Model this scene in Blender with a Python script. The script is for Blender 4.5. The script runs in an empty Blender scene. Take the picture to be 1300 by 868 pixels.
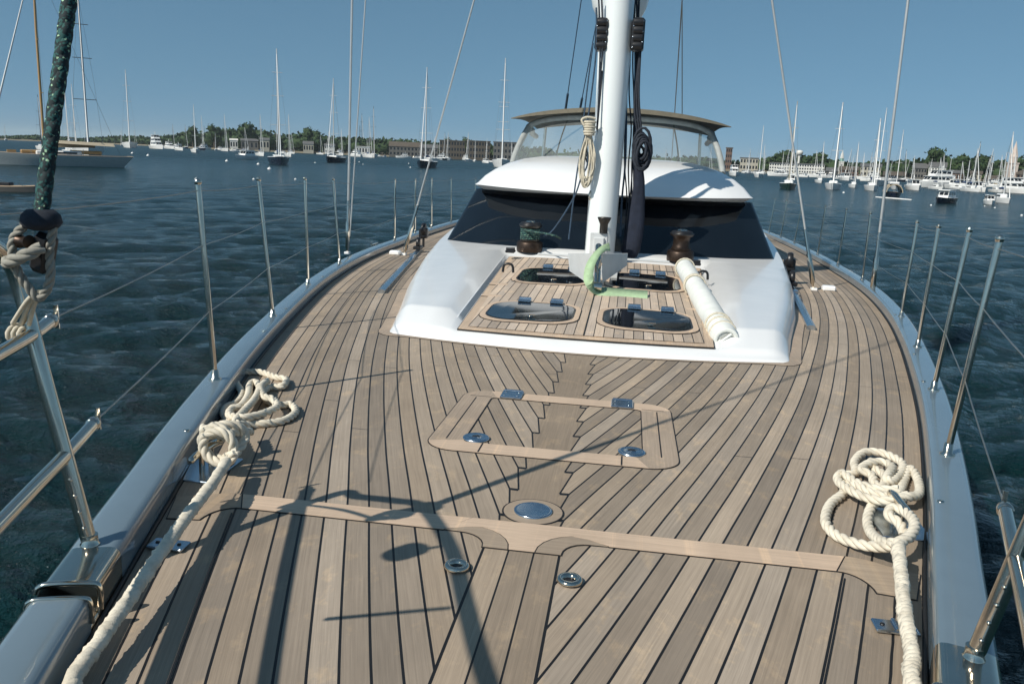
import bpy, math, random
import numpy as np
from mathutils import Matrix, Vector
random.seed(7); RNG = np.random.RandomState(5)
PI = math.pi
col = bpy.context.scene.collection

# ------------------------------------------------------------------ camera geometry (metres; x = starboard-left across, y = aft, z = up)
F = 1049.; CX, CY = 650., 434.
def frame(hz, slope):
    d = np.array([-slope, 1., (CY - hz) / F]); d /= np.linalg.norm(d)
    a = np.array([(804 - CX) / F, (211.1 - CY) / F, 1.]); a -= d * a.dot(d); a /= np.linalg.norm(a)
    up = -d
    return np.array([np.cross(a, up), a, up])
RY = frame(204., math.tan(math.radians(2.65)))      # yacht frame (she lies slightly heeled)
RB = frame(200., .040)                              # level frame of the harbour
CAM = np.array([.26, 0., 1.2])
WATER = -2.2
Q = RB @ RY.T
M = Matrix.Identity(4)
for i in range(3):
    for j in range(3): M[i][j] = Q[i][j]
off = CAM - Q @ CAM
for i in range(3): M[i][3] = off[i]

def zd(Y):
    "sheer of the deck"
    if Y < 1.5: return 0.
    if Y < 3.5: return -.0055 * (Y - 1.5) ** 2
    if Y < 13: return -.022 - .022 * (Y - 3.5)
    return -.231 - .012 * (Y - 13)
def ray(px, py, R): return R @ np.array([(px - CX) / F, (py - CY) / F, 1.])
def at(px, py, dz=0.):
    "point on the deck (or dz above it) in the yacht's frame"
    z = dz; r = ray(px, py, RY)
    for _ in range(25):
        p = r * ((z - CAM[2]) / r[2]) + CAM; z = dz + zd(p[1])
    return p
def atY(px, py, Y):
    r = ray(px, py, RY); return r * (Y / r[1]) + CAM
def wat(px, py):
    r = ray(px, py, RB); return r * ((WATER - CAM[2]) / r[2]) + CAM
def bear(px, D, h=0.):
    "world point at distance D in the direction of a column of the far shore, h above water"
    r = ray(px, 200 + .04 * (px - 650), RB); r = r / math.hypot(r[0], r[1])
    return np.array([CAM[0] + r[0] * D, r[1] * D, WATER + h])

# ------------------------------------------------------------------ mesh helpers
class MB:
    def __init__(s): s.v = []; s.f = []; s.m = []; s.sm = []
    def add(s, vs, fs, mi=0, smooth=False):
        o = len(s.v); s.v += [tuple(map(float, p)) for p in vs]
        for f in fs: s.f.append([i + o for i in f]); s.m.append(mi); s.sm.append(smooth)
    def box(s, c, size, mi=0, rot=None, bev=0.):
        sx, sy, sz = [k / 2. for k in size]
        if bev <= 0:
            vs = [(x, y, z) for z in (-sz, sz) for x, y in ((-sx, -sy), (sx, -sy), (sx, sy), (-sx, sy))]
            fs = [(3, 2, 1, 0), (4, 5, 6, 7), (0, 1, 5, 4), (1, 2, 6, 5), (2, 3, 7, 6), (3, 0, 4, 7)]
        else:
            b = bev; vs = []
            for z, i in ((-sz, b), (-sz + b, 0), (sz - b, 0), (sz, b)):
                vs += [(x, y, z) for x, y in ((-sx + b, -sy + i), (sx - b, -sy + i), (sx - i, -sy + b), (sx - i, sy - b), (sx - b, sy - i), (-sx + b, sy - i), (-sx + i, sy - b), (-sx + i, -sy + b))]
            fs = [tuple(range(7, -1, -1)), tuple(range(24, 32))]
            for k in range(3): fs += [(k * 8 + i, k * 8 + (i + 1) % 8, k * 8 + 8 + (i + 1) % 8, k * 8 + 8 + i) for i in range(8)]
        s.add([xf(p, c, rot) for p in vs], fs, mi)
    def tube(s, pts, r, n=10, mi=0, closed=False, caps=True, ecc=None):
        pts = [np.array(p, float) for p in pts]; N = len(pts)
        rs = r if hasattr(r, '__len__') else [r] * N
        ring = []; up = None
        for i, p in enumerate(pts):
            if closed: t = pts[(i + 1) % N] - pts[i - 1]
            else: t = pts[min(i + 1, N - 1)] - pts[max(i - 1, 0)]
            t = t / (np.linalg.norm(t) + 1e-9)
            if up is None:
                up = np.array([0, 0, 1.]) if abs(t[2]) < .9 else np.array([1., 0, 0])
            a = up - t * up.dot(t); a /= np.linalg.norm(a) + 1e-9; up = a; b = np.cross(t, a)
            for k in range(n):
                th = 2 * PI * k / n
                ring.append(p + rs[i] * (a * math.cos(th) + b * math.sin(th) * (ecc or 1)))
        fs = []
        for i in range(N if closed else N - 1):
            j = (i + 1) % N
            fs += [(i * n + k, i * n + (k + 1) % n, j * n + (k + 1) % n, j * n + k) for k in range(n)]
        s.add(ring, fs, mi, True)
        if caps and not closed: s.add(ring[:n], [tuple(range(n - 1, -1, -1))], mi); s.add(ring[-n:], [tuple(range(n))], mi)
    def lathe(s, prof, c=(0, 0, 0), n=24, mi=0, rot=None, smooth=True, sx=1., sy=1.):
        vs = []
        for r, z in prof:
            vs += [xf((r * math.cos(2 * PI * k / n) * sx, r * math.sin(2 * PI * k / n) * sy, z), c, rot) for k in range(n)]
        fs = [(i * n + k, i * n + (k + 1) % n, i * n + n + (k + 1) % n, i * n + n + k) for i in range(len(prof) - 1) for k in range(n)]
        s.add(vs, fs, mi, smooth)
        for e, rev in ((0, True), (len(prof) - 1, False)):
            if prof[e][0] > 1e-4:
                idx = list(range(n)); s.add(vs[e * n:e * n + n], [tuple(idx[::-1] if rev else idx)], mi)
    def grid(s, P, mi=0, smooth=True, closed=False, flip=False):
        R_, C_ = len(P), len(P[0]); vs = [p for row in P for p in row]; fs = []
        for i in range(R_ - 1):
            for j in range(C_ if closed else C_ - 1):
                a, b, c_, d = i * C_ + j, i * C_ + (j + 1) % C_, (i + 1) * C_ + (j + 1) % C_, (i + 1) * C_ + j
                fs.append((d, c_, b, a) if flip else (a, b, c_, d))
        s.add(vs, fs, mi, smooth)
    def prism(s, poly, z0, z1, mi=0, zf=None):
        zf = zf or (lambda x, y: 0.); n = len(poly)
        vs = [(x, y, z0 + zf(x, y)) for x, y in poly] + [(x, y, z1 + zf(x, y)) for x, y in poly]
        a = sum(poly[i][0] * poly[(i + 1) % n][1] - poly[(i + 1) % n][0] * poly[i][1] for i in range(n))
        idx = list(range(n)) if a > 0 else list(range(n))[::-1]
        fs = [tuple(n + i for i in idx), tuple(idx[::-1])]
        for k in range(n):
            i, j = idx[k], idx[(k + 1) % n]; fs.append((i, j, n + j, n + i))
        s.add(vs, fs, mi)
    def build(s, name, mats, parent=None, base=None):
        me = bpy.data.meshes.new(name); o = bpy.data.objects.new(name, me)
        v = np.array(s.v)
        if base is not None: v = v - np.array(base)
        me.from_pydata(v.tolist(), [], s.f)
        for m_ in (mats if isinstance(mats, (list, tuple)) else [mats]): me.materials.append(m_)
        me.polygons.foreach_set('material_index', s.m); me.polygons.foreach_set('use_smooth', s.sm)
        me.update(); col.objects.link(o)
        if parent is not None: o.parent = parent
        if base is not None: o.location = base
        return o
def xf(p, c, rot):
    if rot is not None: p = rot @ Vector(p)
    return (p[0] + c[0], p[1] + c[1], p[2] + c[2])
def rot_to(d, up=(0, 0, 1)):
    "rotation taking +z to d"
    return Vector(d).normalized().to_track_quat('Z', 'Y').to_matrix()
def smooth_path(pts, n=8, closed=False):
    P = [np.array(p, float) for p in pts]; N = len(P); out = []
    for i in range(N if closed else N - 1):
        if closed: a, b, c, d = P[i - 1], P[i], P[(i + 1) % N], P[(i + 2) % N]
        else: a, b, c, d = P[max(i - 1, 0)], P[i], P[i + 1], P[min(i + 2, N - 1)]
        for k in range(n):
            t = k / n
            out.append(.5 * ((2 * b) + (c - a) * t + (2 * a - 5 * b + 4 * c - d) * t * t + (3 * b - a - 3 * c + d) * t ** 3))
    if not closed: out.append(P[-1])
    return out
def resample(pts, step):
    P = np.array(pts); s = np.r_[0, np.cumsum(np.linalg.norm(np.diff(P, axis=0), axis=1))]
    n = max(2, int(s[-1] / step)); t = np.linspace(0, s[-1], n)
    return [np.array([np.interp(q, s, P[:, k]) for k in range(3)]) for q in t]
def rope_mesh(mb, pts, r, pitch=None, step=.006, mi=0, n=7, fuzz=0., off_=.5):
    "three-strand laid rope as three real helical strands"
    pts = resample(pts, step); pitch = pitch or r * 7; N = len(pts); up = np.array([0, 0, 1.])
    fr = []; L = 0
    for i, p in enumerate(pts):
        t = pts[min(i + 1, N - 1)] - pts[max(i - 1, 0)]; t = t / (np.linalg.norm(t) + 1e-9)
        a = up - t * up.dot(t); a /= np.linalg.norm(a) + 1e-9; up = a; fr.append((a, np.cross(t, a), L))
        if i < N - 1: L += np.linalg.norm(pts[i + 1] - p)
    for k in range(3):
        path = []
        for p, (a, b, l) in zip(pts, fr):
            th = 2 * PI * (l / pitch + k / 3.); q = p + (off_ + .04) * r * (a * math.cos(th) + b * math.sin(th))
            if fuzz: q = q + RNG.normal(0, fuzz, 3)
            path.append(q)
        mb.tube(path, r * (1.1 - off_), n, mi)
def tag(o, label=None, cat=None, group=None, kind=None):
    if label: o['label'] = label
    if cat: o['category'] = cat
    if group: o['group'] = group
    if kind: o['kind'] = kind
    return o
def empty(name, loc=(0, 0, 0), rz=0.):
    o = bpy.data.objects.new(name, None); col.objects.link(o); o.location = loc; o.rotation_euler = (0, 0, rz); o.empty_display_size = .2
    return o
YT = []          # top-level objects that ride on the yacht
def copy_tree(o, parent=None):
    c = o.copy(); col.objects.link(c)
    if parent: c.parent = parent
    for ch in list(o.children): copy_tree(ch, c)
    return c

# ------------------------------------------------------------------ materials
class X:
    "tiny expression wrapper over Math nodes"
    def __init__(s, nt, k): s.nt = nt; s.k = k
    def op(s, o, *a):
        n = s.nt.nodes.new('ShaderNodeMath'); n.operation = o
        for i, v in enumerate((s,) + a):
            if isinstance(v, X):
                if isinstance(v.k, (int, float)): n.inputs[i].default_value = v.k
                else: s.nt.links.new(v.k, n.inputs[i])
            else: n.inputs[i].default_value = v
        return X(s.nt, n.outputs[0])
    def __add__(s, o): return s.op('ADD', o)
    def __sub__(s, o): return s.op('SUBTRACT', o)
    def __mul__(s, o): return s.op('MULTIPLY', o)
    def __truediv__(s, o): return s.op('DIVIDE', o)
    def lt(s, o): return s.op('LESS_THAN', o)
    def gt(s, o): return s.op('GREATER_THAN', o)
    def abs(s): return s.op('ABSOLUTE')
    def fract(s): return s.op('FRACT')
    def floor(s): return s.op('FLOOR')
    def max(s, o): return s.op('MAXIMUM', o)
    def min(s, o): return s.op('MINIMUM', o)
    def inv(s): return X(s.nt, 1.).op('SUBTRACT', s)
def new_mat(name):
    m = bpy.data.materials.new(name); m.use_nodes = True; nt = m.node_tree
    return m, nt, nt.nodes['Principled BSDF']
def xyz(nt):
    tc = nt.nodes.new('ShaderNodeTexCoord'); sp = nt.nodes.new('ShaderNodeSeparateXYZ'); nt.links.new(tc.outputs['Object'], sp.inputs[0])
    return [X(nt, sp.outputs[i]) for i in range(3)]
def vec(nt, a, b, c):
    n = nt.nodes.new('ShaderNodeCombineXYZ')
    for i, v in enumerate((a, b, c)):
        if isinstance(v, X): nt.links.new(v.k, n.inputs[i])
        else: n.inputs[i].default_value = v
    return n.outputs[0]
def noise(nt, v, scale=1., detail=4., rough=.55):
    n = nt.nodes.new('ShaderNodeTexNoise'); n.inputs['Scale'].default_value = scale; n.inputs['Detail'].default_value = detail; n.inputs['Roughness'].default_value = rough
    if v is not None: nt.links.new(v, n.inputs['Vector'])
    return X(nt, n.outputs[0])
def white(nt, v):
    n = nt.nodes.new('ShaderNodeTexWhiteNoise'); n.noise_dimensions = '3D'; nt.links.new(v, n.inputs['Vector']); return X(nt, n.outputs['Value'])
def mixc(nt, f, a, b, mode='MIX'):
    n = nt.nodes.new('ShaderNodeMix'); n.data_type = 'RGBA'; n.blend_type = mode
    def put(sock, v):
        if isinstance(v, X): nt.links.new(v.k, sock)
        elif isinstance(v, (int, float)): sock.default_value = v
        elif isinstance(v, tuple): sock.default_value = v + (1,) if len(v) == 3 else v
        else: nt.links.new(v, sock)
    put(n.inputs[0], f); put(n.inputs[6], a); put(n.inputs[7], b)
    return n.outputs[2]
def ramp(nt, f, stops):
    n = nt.nodes.new('ShaderNodeValToRGB'); nt.links.new(f.k, n.inputs[0]); el = n.color_ramp.elements
    while len(el) > 1: el.remove(el[0])
    el[0].position = stops[0][0]; el[0].color = stops[0][1] + (1,)
    for p, c in stops[1:]: e = el.new(p); e.color = c + (1,)
    return n.outputs[0]
def bump(nt, b, h, strength, dist):
    n = nt.nodes.new('ShaderNodeBump'); n.inputs['Strength'].default_value = strength; n.inputs['Distance'].default_value = dist
    nt.links.new(h.k, n.inputs['Height']); nt.links.new(n.outputs[0], b.inputs['Normal'])
def plain(name, c, rough=.5, metal=0., var=.12, scale=6., coat=0., bmp=0., rv=.1, spec=None):
    m, nt, b = new_mat(name)
    tc = nt.nodes.new('ShaderNodeTexCoord')
    n1 = noise(nt, tc.outputs['Object'], scale, 5)
    lo = tuple(k * (1 - var) for k in c); hi = tuple(min(1, k * (1 + var)) for k in c)
    nt.links.new(ramp(nt, n1, [(.3, lo), (.7, hi)]), b.inputs['Base Color'])
    n2 = noise(nt, tc.outputs['Object'], scale * 2.3, 4)
    r_ = n2 * (2 * rv) + (rough - rv); nt.links.new(r_.k, b.inputs['Roughness'])
    b.inputs['Metallic'].default_value = metal
    if coat: b.inputs['Coat Weight'].default_value = coat; b.inputs['Coat Roughness'].default_value = .05
    if spec is not None: b.inputs['Specular IOR Level'].default_value = spec
    if bmp: bump(nt, b, noise(nt, tc.outputs['Object'], scale * 12, 3), .4, bmp)
    return m

CAULK = (.012, .012, .013)
def teak_color(nt, pid, u, y, x, base, lo=.72, hi=1.18):
    "weathered teak: plank tint, grain along the plank, blotches"
    rnd = white(nt, vec(nt, pid, 3.3, 1.7)); rnd2 = white(nt, vec(nt, pid, 9.1, 4.2))
    grain = noise(nt, vec(nt, u * 9. + pid * 7.3, y * 1.6, pid), 1., 6, .65)
    fine = noise(nt, vec(nt, u * 40. + pid * 3.1, y * 6., pid), 1., 4, .6)
    blot = noise(nt, vec(nt, x * 2.2, y * 1.2, 0.), 1., 6, .6)
    patch = noise(nt, vec(nt, x * 9., y * 5., pid * .3), 1., 5, .7)
    v = (rnd * .46 + .77) * (grain * .75 + .62) * (fine * .55 + .72) * (blot * .7 + .65)
    c1 = mixc(nt, rnd2, tuple(k for k in base), (base[0] * .93, base[1] * .98, base[2] * 1.06))
    pm = ((patch - .55) * 6.).max(0.).min(.6)
    c2 = mixc(nt, pm, c1, (base[0] * 1.35, base[1] * 1.30, base[2] * 1.2))
    s = nt.nodes.new('ShaderNodeVectorMath'); s.operation = 'SCALE'; nt.links.new(c2, s.inputs[0]); nt.links.new(v.k, s.inputs['Scale'])
    return s.outputs[0], grain, fine
TEAK = (.345, .272, .20)
W = .075
def mat_deck():
    m, nt, b = new_mat('weathered teak deck'); x, y, z = xyz(nt)
    at_ = nt.nodes.new('ShaderNodeAttribute'); at_.attribute_name = 'edge'; d = X(nt, at_.outputs['Fac']) - .010
    ax = x.abs(); side = x.gt(0.)
    q = d / W; i = q.floor(); f = q.fract()
    dist = (X(nt, .5).op('SUBTRACT', (f - .5).abs())) * W
    seam = dist.lt(.0036)
    aft = y.gt(2.56)
    d2 = d + (ax - .112) * .93; f2 = (d2 / W).fract(); kb = f2 * .034 + .078
    step = ((X(nt, .5).op('SUBTRACT', (f2 - .5).abs())) * W).lt(.0034) * ax.gt(.078) * ax.lt(.114) * aft
    king = ax.lt(kb) * aft; fore = ax.lt(.121) * (y.lt(2.56))
    kline = (ax - kb).abs().lt(.0036) * aft
    seam_k = (seam * ax.gt(.112) * aft).max(step)
    fs = ((ax - .0405).abs().lt(.0028)).max((ax - .121).abs().lt(.0042)) * y.lt(2.56)
    seam_f = seam * ax.gt(.121) * y.lt(2.56)
    # rare butt joints
    rb = white(nt, vec(nt, i, side, 5.5)); bt = ((y + rb * 9.) / 6.3).fract().lt(.0009) * king.inv() * fore.inv() * y.gt(3.)
    margin = (d + .010).lt(.0045)
    dark = seam_k.max(kline).max(fs).max(seam_f).max(bt).max(margin)
    cen = king.max(fore)
    pid = (i + side * 57.) * cen.inv() + cen * ((x / .081 + .5).floor() + 200.) * fore + king * 333.
    u = q * cen.inv() + (x / W) * cen
    c, grain, fine = teak_color(nt, pid, u, y, x, TEAK)
    nt.links.new(mixc(nt, dark, c, CAULK), b.inputs['Base Color'])
    rr = fine * .25 + .58 - dark * .2; nt.links.new(rr.k, b.inputs['Roughness'])
    b.inputs['Specular IOR Level'].default_value = .35
    h = (grain * .25 + fine * .25) - dark * 1.2; bump(nt, b, h, .55, .0025)
    return m
def mat_panel():
    m, nt, b = new_mat('teak laid on the coachroof'); x, y, z = xyz(nt)
    w = .0705; q = x / w; i = q.floor(); f = q.fract()
    dark = ((X(nt, .5).op('SUBTRACT', (f - .5).abs())) * w).lt(.0030)
    c, g, fi = teak_color(nt, i + 500., q, y, x, (.52, .41, .31))
    nt.links.new(mixc(nt, dark, c, CAULK), b.inputs['Base Color']); b.inputs['Roughness'].default_value = .65
    bump(nt, b, g * .3 - dark * 1., .5, .002)
    return m
def mat_board(name, base, axis='x'):
    m, nt, b = new_mat(name); x, y, z = xyz(nt)
    u, l = (y, x) if axis == 'x' else (x, y)
    pid = (l * .9 + 3.3).floor() * .0 + 4.
    c, g, fi = teak_color(nt, (l * 0.) + 4., u / .06, l, x, base)
    nt.links.new(c, b.inputs['Base Color']); b.inputs['Roughness'].default_value = .6
    bump(nt, b, g * .3 + fi * .2, .4, .0015)
    return m
T = {}
T['deck'] = mat_deck(); T['panel'] = mat_panel()
T['board'] = mat_board('fresh teak board', (.70, .52, .37)); T['board_y'] = mat_board('fresh teak board lengthwise', (.64, .48, .34), 'y')
T['wboard'] = mat_board('weathered teak board', (.42, .325, .235)); T['wboard_y'] = mat_board('weathered teak board lengthwise', (.46, .355, .26), 'y')
T['caulk'] = plain('black caulking', (.012, .012, .013), .55)
T['white'] = plain('white gelcoat', (.88, .885, .875), .22, var=.03, scale=1.5, coat=.4, rv=.06)
T['nonskid'] = plain('pale grey nonskid paint', (.55, .57, .58), .7, var=.06, scale=3., bmp=.001)
T['glass'] = plain('dark tinted glass', (.006, .009, .013), .04, var=.2, scale=2., rv=.02, spec=.6)
T['cap'] = plain('blue grey topside paint', (.15, .205, .245), .2, var=.08, scale=2., coat=.6, rv=.05)
T['hull'] = plain('blue grey hull paint', (.085, .125, .175), .2, var=.08, scale=1., coat=.5)
T['steel'] = plain('polished stainless steel', (.62, .56, .47), .12, 1., var=.06, scale=9., rv=.05)  # warm cast of the mirrored deck put into the metal colour
T['steelb'] = plain('brushed stainless plate', (.50, .56, .62), .22, 1., var=.10, scale=20., rv=.08)
T['wire'] = plain('stainless wire', (.28, .29, .28), .35, .8, var=.1)
T['rod'] = plain('pale rod rigging', (.55, .56, .55), .35, .5, var=.06)
T['black'] = plain('black composite', (.015, .015, .017), .35, var=.2)
T['blackrope'] = plain('black and navy braided rope', (.018, .024, .036), .85, var=.35, scale=60., bmp=.001)
T['bluerope'] = plain('navy flecked braided rope', (.03, .06, .10), .8, var=.6, scale=70., bmp=.001)
T['navy'] = plain('navy canvas', (.012, .018, .035), .9, var=.3, scale=14., bmp=.002)
T['mast'] = plain('white painted mast', (.80, .84, .835), .25, var=.03, scale=1., coat=.3, rv=.05)
T['greyp'] = plain('grey painted plate', (.58, .60, .60), .45, var=.06, scale=8.)
T['bronze'] = plain('weathered bronze', (.05, .034, .026), .42, .75, var=.35, scale=14., rv=.12)
T['darkmetal'] = plain('dark anodised metal', (.07, .065, .06), .35, .8, var=.25, scale=14.)
T['greenweb'] = plain('pale green webbing', (.36, .50, .30), .85, var=.12, scale=30., bmp=.0008)
T['chafe'] = plain('off white canvas cover', (.74, .76, .72), .8, var=.08, scale=9., bmp=.002)
T['beige'] = plain('beige braided rope', (.58, .53, .42), .9, var=.15, scale=50., bmp=.0008)
T['oldrope'] = plain('weathered grey cord', (.30, .29, .25), .9, var=.25, scale=60., bmp=.001)
T['tan'] = plain('tan canvas', (.17, .15, .11), .85, var=.12, scale=12.)
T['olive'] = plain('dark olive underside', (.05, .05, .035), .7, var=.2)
T['dodgerframe'] = plain('grey dodger binding', (.34, .36, .35), .75, var=.12, scale=12.)
def mat_rope():
    m, nt, b = new_mat('off white laid rope'); x, y, z = xyz(nt); v = vec(nt, x, y, z)
    n1 = noise(nt, v, 18., 5); n2 = noise(nt, v, 260., 3); n3 = noise(nt, v, 4., 3)
    c = mixc(nt, ((n1 - .45) * 3.).max(0.).min(1.), (.74, .68, .56), (.50, .45, .36))
    c = mixc(nt, ((n3 - .58) * 5.).max(0.).min(.6), c, (.40, .37, .30))
    nt.links.new(c, b.inputs['Base Color']); b.inputs['Roughness'].default_value = .9; b.inputs['Specular IOR Level'].default_value = .2
    bump(nt, b, n2, .7, .0015); return m
T['rope'] = mat_rope()
def mat_fleck():
    m, nt, b = new_mat('green flecked black braid'); x, y, z = xyz(nt); v = vec(nt, x, y, z)
    n = nt.nodes.new('ShaderNodeTexVoronoi'); n.inputs['Scale'].default_value = 190.; nt.links.new(v, n.inputs['Vector'])
    sp = nt.nodes.new('ShaderNodeSeparateColor'); nt.links.new(n.outputs['Color'], sp.inputs[0]); r = X(nt, sp.outputs[0])
    n2 = noise(nt, v, 12., 3)
    c = mixc(nt, (r + n2 * .5).gt(.86), (.010, .024, .028), (.022, .10, .092)); c = mixc(nt, r.gt(.955), c, (.35, .55, .36))
    nt.links.new(c, b.inputs['Base Color']); b.inputs['Roughness'].default_value = .8; bump(nt, b, r, .6, .0015); return m
T['fleck'] = mat_fleck()
def mat_vinyl():
    m, nt, b = new_mat('clear dodger vinyl'); out = nt.nodes['Material Output']
    x, y, z = xyz(nt)
    tr = nt.nodes.new('ShaderNodeBsdfTransparent'); tr.inputs[0].default_value = (.80, .85, .87, 1)
    b.inputs['Base Color'].default_value = (.55, .6, .6, 1); b.inputs['Roughness'].default_value = .12
    mx = nt.nodes.new('ShaderNodeMixShader'); f = noise(nt, vec(nt, x * 2., y, z * 3.), 1., 4) * .26 + .06; nt.links.new(f.k, mx.inputs[0])
    nt.links.new(tr.outputs[0], mx.inputs[1]); nt.links.new(b.outputs[0], mx.inputs[2]); nt.links.new(mx.outputs[0], out.inputs[0]); return m
T['vinyl'] = mat_vinyl()
def mat_water():
    m, nt, b = new_mat('harbour water'); x, y, z = xyz(nt)
    b.inputs['Base Color'].default_value = (.006, .028, .034, 1); b.inputs['IOR'].default_value = 1.33
    n1 = noise(nt, vec(nt, x * 2.0 + y * .4, y * 3.0, 0.), 1., 6, .68)
    n2 = noise(nt, vec(nt, x * 4.5, y * 6., 3.), 1., 4, .6)
    n3 = noise(nt, vec(nt, x * .05, y * .035, 7.), 1., 4, .6)
    bl = (n3 * .9 + .35)
    n4 = noise(nt, vec(nt, x * 14., y * 17., 9.), 1., 3, .6)
    h = (n1 * 1.0 + n2 * .45 + n4 * .12 + noise(nt, vec(nt, x * .35, y * .6, 2.), 1., 4, .6) * 2.6) * bl
    bump(nt, b, h, 1., .36)
    rd = (((x * x + y * y).op('POWER', .5)) / 260.).min(1.) * .24 + .06; nt.links.new(rd.k, b.inputs['Roughness'])
    c = mixc(nt, n3, (.002, .018, .020), (.003, .023, .025)); nt.links.new(c, b.inputs['Base Color'])
    return m
T['water'] = mat_water()

# ------------------------------------------------------------------ the yacht
yacht = empty('sailing_yacht'); YT.append(yacht)
tag(yacht, 'large white and blue grey sailing yacht with a long teak foredeck', 'sailing yacht')

EP = np.array([(-.55, .02), (-.5, .10), (-.35, .2), (0, .38), (.5, .57), (1, .75), (1.5, .925), (2, 1.09), (2.5, 1.25), (3, 1.415), (3.8, 1.665), (4.6, 1.90), (5.5, 2.14), (6.7, 2.44), (8, 2.73), (9.5, 3.0), (11, 3.2), (13, 3.38), (15, 3.5), (19, 3.6), (24, 3.55), (30, 3.25), (34, 2.9)])
def edge(Y):
    i = np.searchsorted(EP[:, 0], Y) - 1; i = int(min(max(i, 0), len(EP) - 2))
    x0, x1 = EP[i, 0], EP[i + 1, 0]; h = x1 - x0
    def sl(k):
        k0, k1 = max(k - 1, 0), min(k + 1, len(EP) - 1); return (EP[k1, 1] - EP[k0, 1]) / (EP[k1, 0] - EP[k0, 0])
    t = (Y - x0) / h
    return ((2 * t ** 3 - 3 * t ** 2 + 1) * EP[i, 1] + (t ** 3 - 2 * t ** 2 + t) * h * sl(i) + (-2 * t ** 3 + 3 * t ** 2) * EP[i + 1, 1] + (t ** 3 - t ** 2) * h * sl(i + 1))
ys = np.concatenate([np.arange(-.54, 6, .05), np.arange(6, 16, .12), np.arange(16, 34.01, .5)])
EC = np.array([(edge(y), y) for y in np.arange(-.54, 34, .03)])
def edge_dist(x, y):
    i0 = max(0, int((y + .54) / .03) - 130); seg = EC[i0:i0 + 260]
    return float(np.sqrt(((seg - np.array([abs(x), y])) ** 2).sum(1)).min())
# deck sheet with a per-vertex distance to the deck edge (the planks are sprung along it)
mb = MB(); P = []; dv = []
us = np.concatenate([np.linspace(-1, -.1, 26), np.linspace(-.08, .08, 5), np.linspace(.1, 1, 26)])
for y in ys:
    e = edge(y); row = []
    for u in us: row.append((u * e, y, zd(y)))
    P.append(row)
for y, row in zip(ys, P):
    for p in row: dv.append(edge_dist(p[0], p[1]) if abs(p[0]) < edge(y) - 1e-4 else 0.)
mb.grid(P); deck = mb.build('deck', T['deck'], yacht)
a_ = deck.data.attributes.new('edge', 'FLOAT', 'POINT'); a_.data.foreach_set('value', dv)

def norm2(Y):
    "outward unit normal of the deck edge (for +x side)"
    dx = (edge(Y + .02) - edge(Y - .02)) / .04; L = math.hypot(1, dx); return (1 / L, -dx / L)
def off_edge(Y, o, s):
    nx, ny = norm2(Y); return (s * (edge(Y) + nx * o), Y + ny * o)
CAPP = [(0, -.01), (.0, .070), (.004, .086), (.014, .097), (.028, .1), (.115, .1), (.130, .096), (.140, .086), (.144, .07)]
HULLP = [(.144, .0701), (.150, 0), (.146, -.5), (.10, -1.2), (-.05, -1.9), (-.30, -2.5), (-.7, -2.9)]
def rail(mbx, prof, ya, yb, s, step=.06, mi=0, cap_ends=True):
    Y = list(np.arange(ya, yb, step)) + [yb]; G = []
    for y in Y:
        k = min(1., (y + .6) / 2.2) if prof is HULLP else 1
        G.append([(*off_edge(y, o * (1 if o > 0 else k) - (0.35 * (1 - k) * max(0, -z) if prof is HULLP else 0), s), zd(y) + z) for o, z in prof])
    mbx.grid(G, mi, True, flip=(s > 0))
    if cap_ends:
        for g, fl in ((G[0], s < 0), (G[-1], s > 0)): mbx.add(g, [tuple(range(len(g)))[::(1 if fl else -1)]], mi)
NOTCH = (1.70, 1.765)
for s in (-1, 1):
    mb = MB(); rail(mb, HULLP, -.5, 34, s, .25, 0, False); mb.build('hull_side', T['hull'], yacht)
    mb = MB(); rail(mb, CAPP, -.5, NOTCH[0], s); c_ = mb.build('cap_rail', T['cap'], yacht)
    mb = MB(); rail(mb, CAPP, 1.965, 12.8, s); rail(mb, CAPP, 12.803, 34, s, .2); mb.build('cap_rail', T['cap'], yacht)
    # chrome fairlead let into the rail
    mb = MB(); rail(mb, [(o, z + .002) for o, z in CAPP], NOTCH[1], 1.962, s, .04)
    lo = [(.0, -.005), (.002, .02), (.02, .028), (.125, .028), (.142, .02), (.144, 0)]
    rail(mb, lo, NOTCH[0] + .002, NOTCH[1] - .002, s, .03)
    for Yc in (NOTCH[1],):
        pts = [(*off_edge(Yc, o, s), zd(Yc) + z) for o, z in [(-.004, .03), (-.004, .09), (.02, .102), (.125, .102), (.146, .08)]]
        mb.tube(smooth_path(pts, 5), .008, 8)
    pts = [(*off_edge(NOTCH[0], o, s), z) for o, z in [(-.003, .03), (-.003, .085), (.02, .099), (.125, .099), (.146, .08)]]
    mb.tube(smooth_path(pts, 5), .006, 8)
    mb.build('fairlead', T['steel'], yacht)
    # slim bright inner fillet at the foot of the rail on starboard and port
    mb = MB(); pts = [(*off_edge(y, -.006, s), zd(y) + .004) for y in np.arange(-.4, 20, .12)]; mb.tube(pts, .006, 6); mb.build('rail_seal', T['caulk'], yacht)
    # little vents in the cap
    for Y in (2.95, 5.0, 5.9, 7.9):
        c = off_edge(Y, .03, s); mb = MB(); mb.lathe([(.013, 0), (.012, .004), (.006, .006), (.0, .006)], (c[0], c[1], zd(Y) + .1), 12); mb.build('cap_stud', T['steel'], yacht)
# transom
mb = MB(); mb.add([(-3.05, 34.02, zd(34) + .09), (3.05, 34.02, zd(34) + .09), (2.6, 33.6, -2.9), (-2.6, 33.6, -2.9)], [(0, 1, 2, 3)]); mb.build('transom', T['hull'], yacht)

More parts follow.
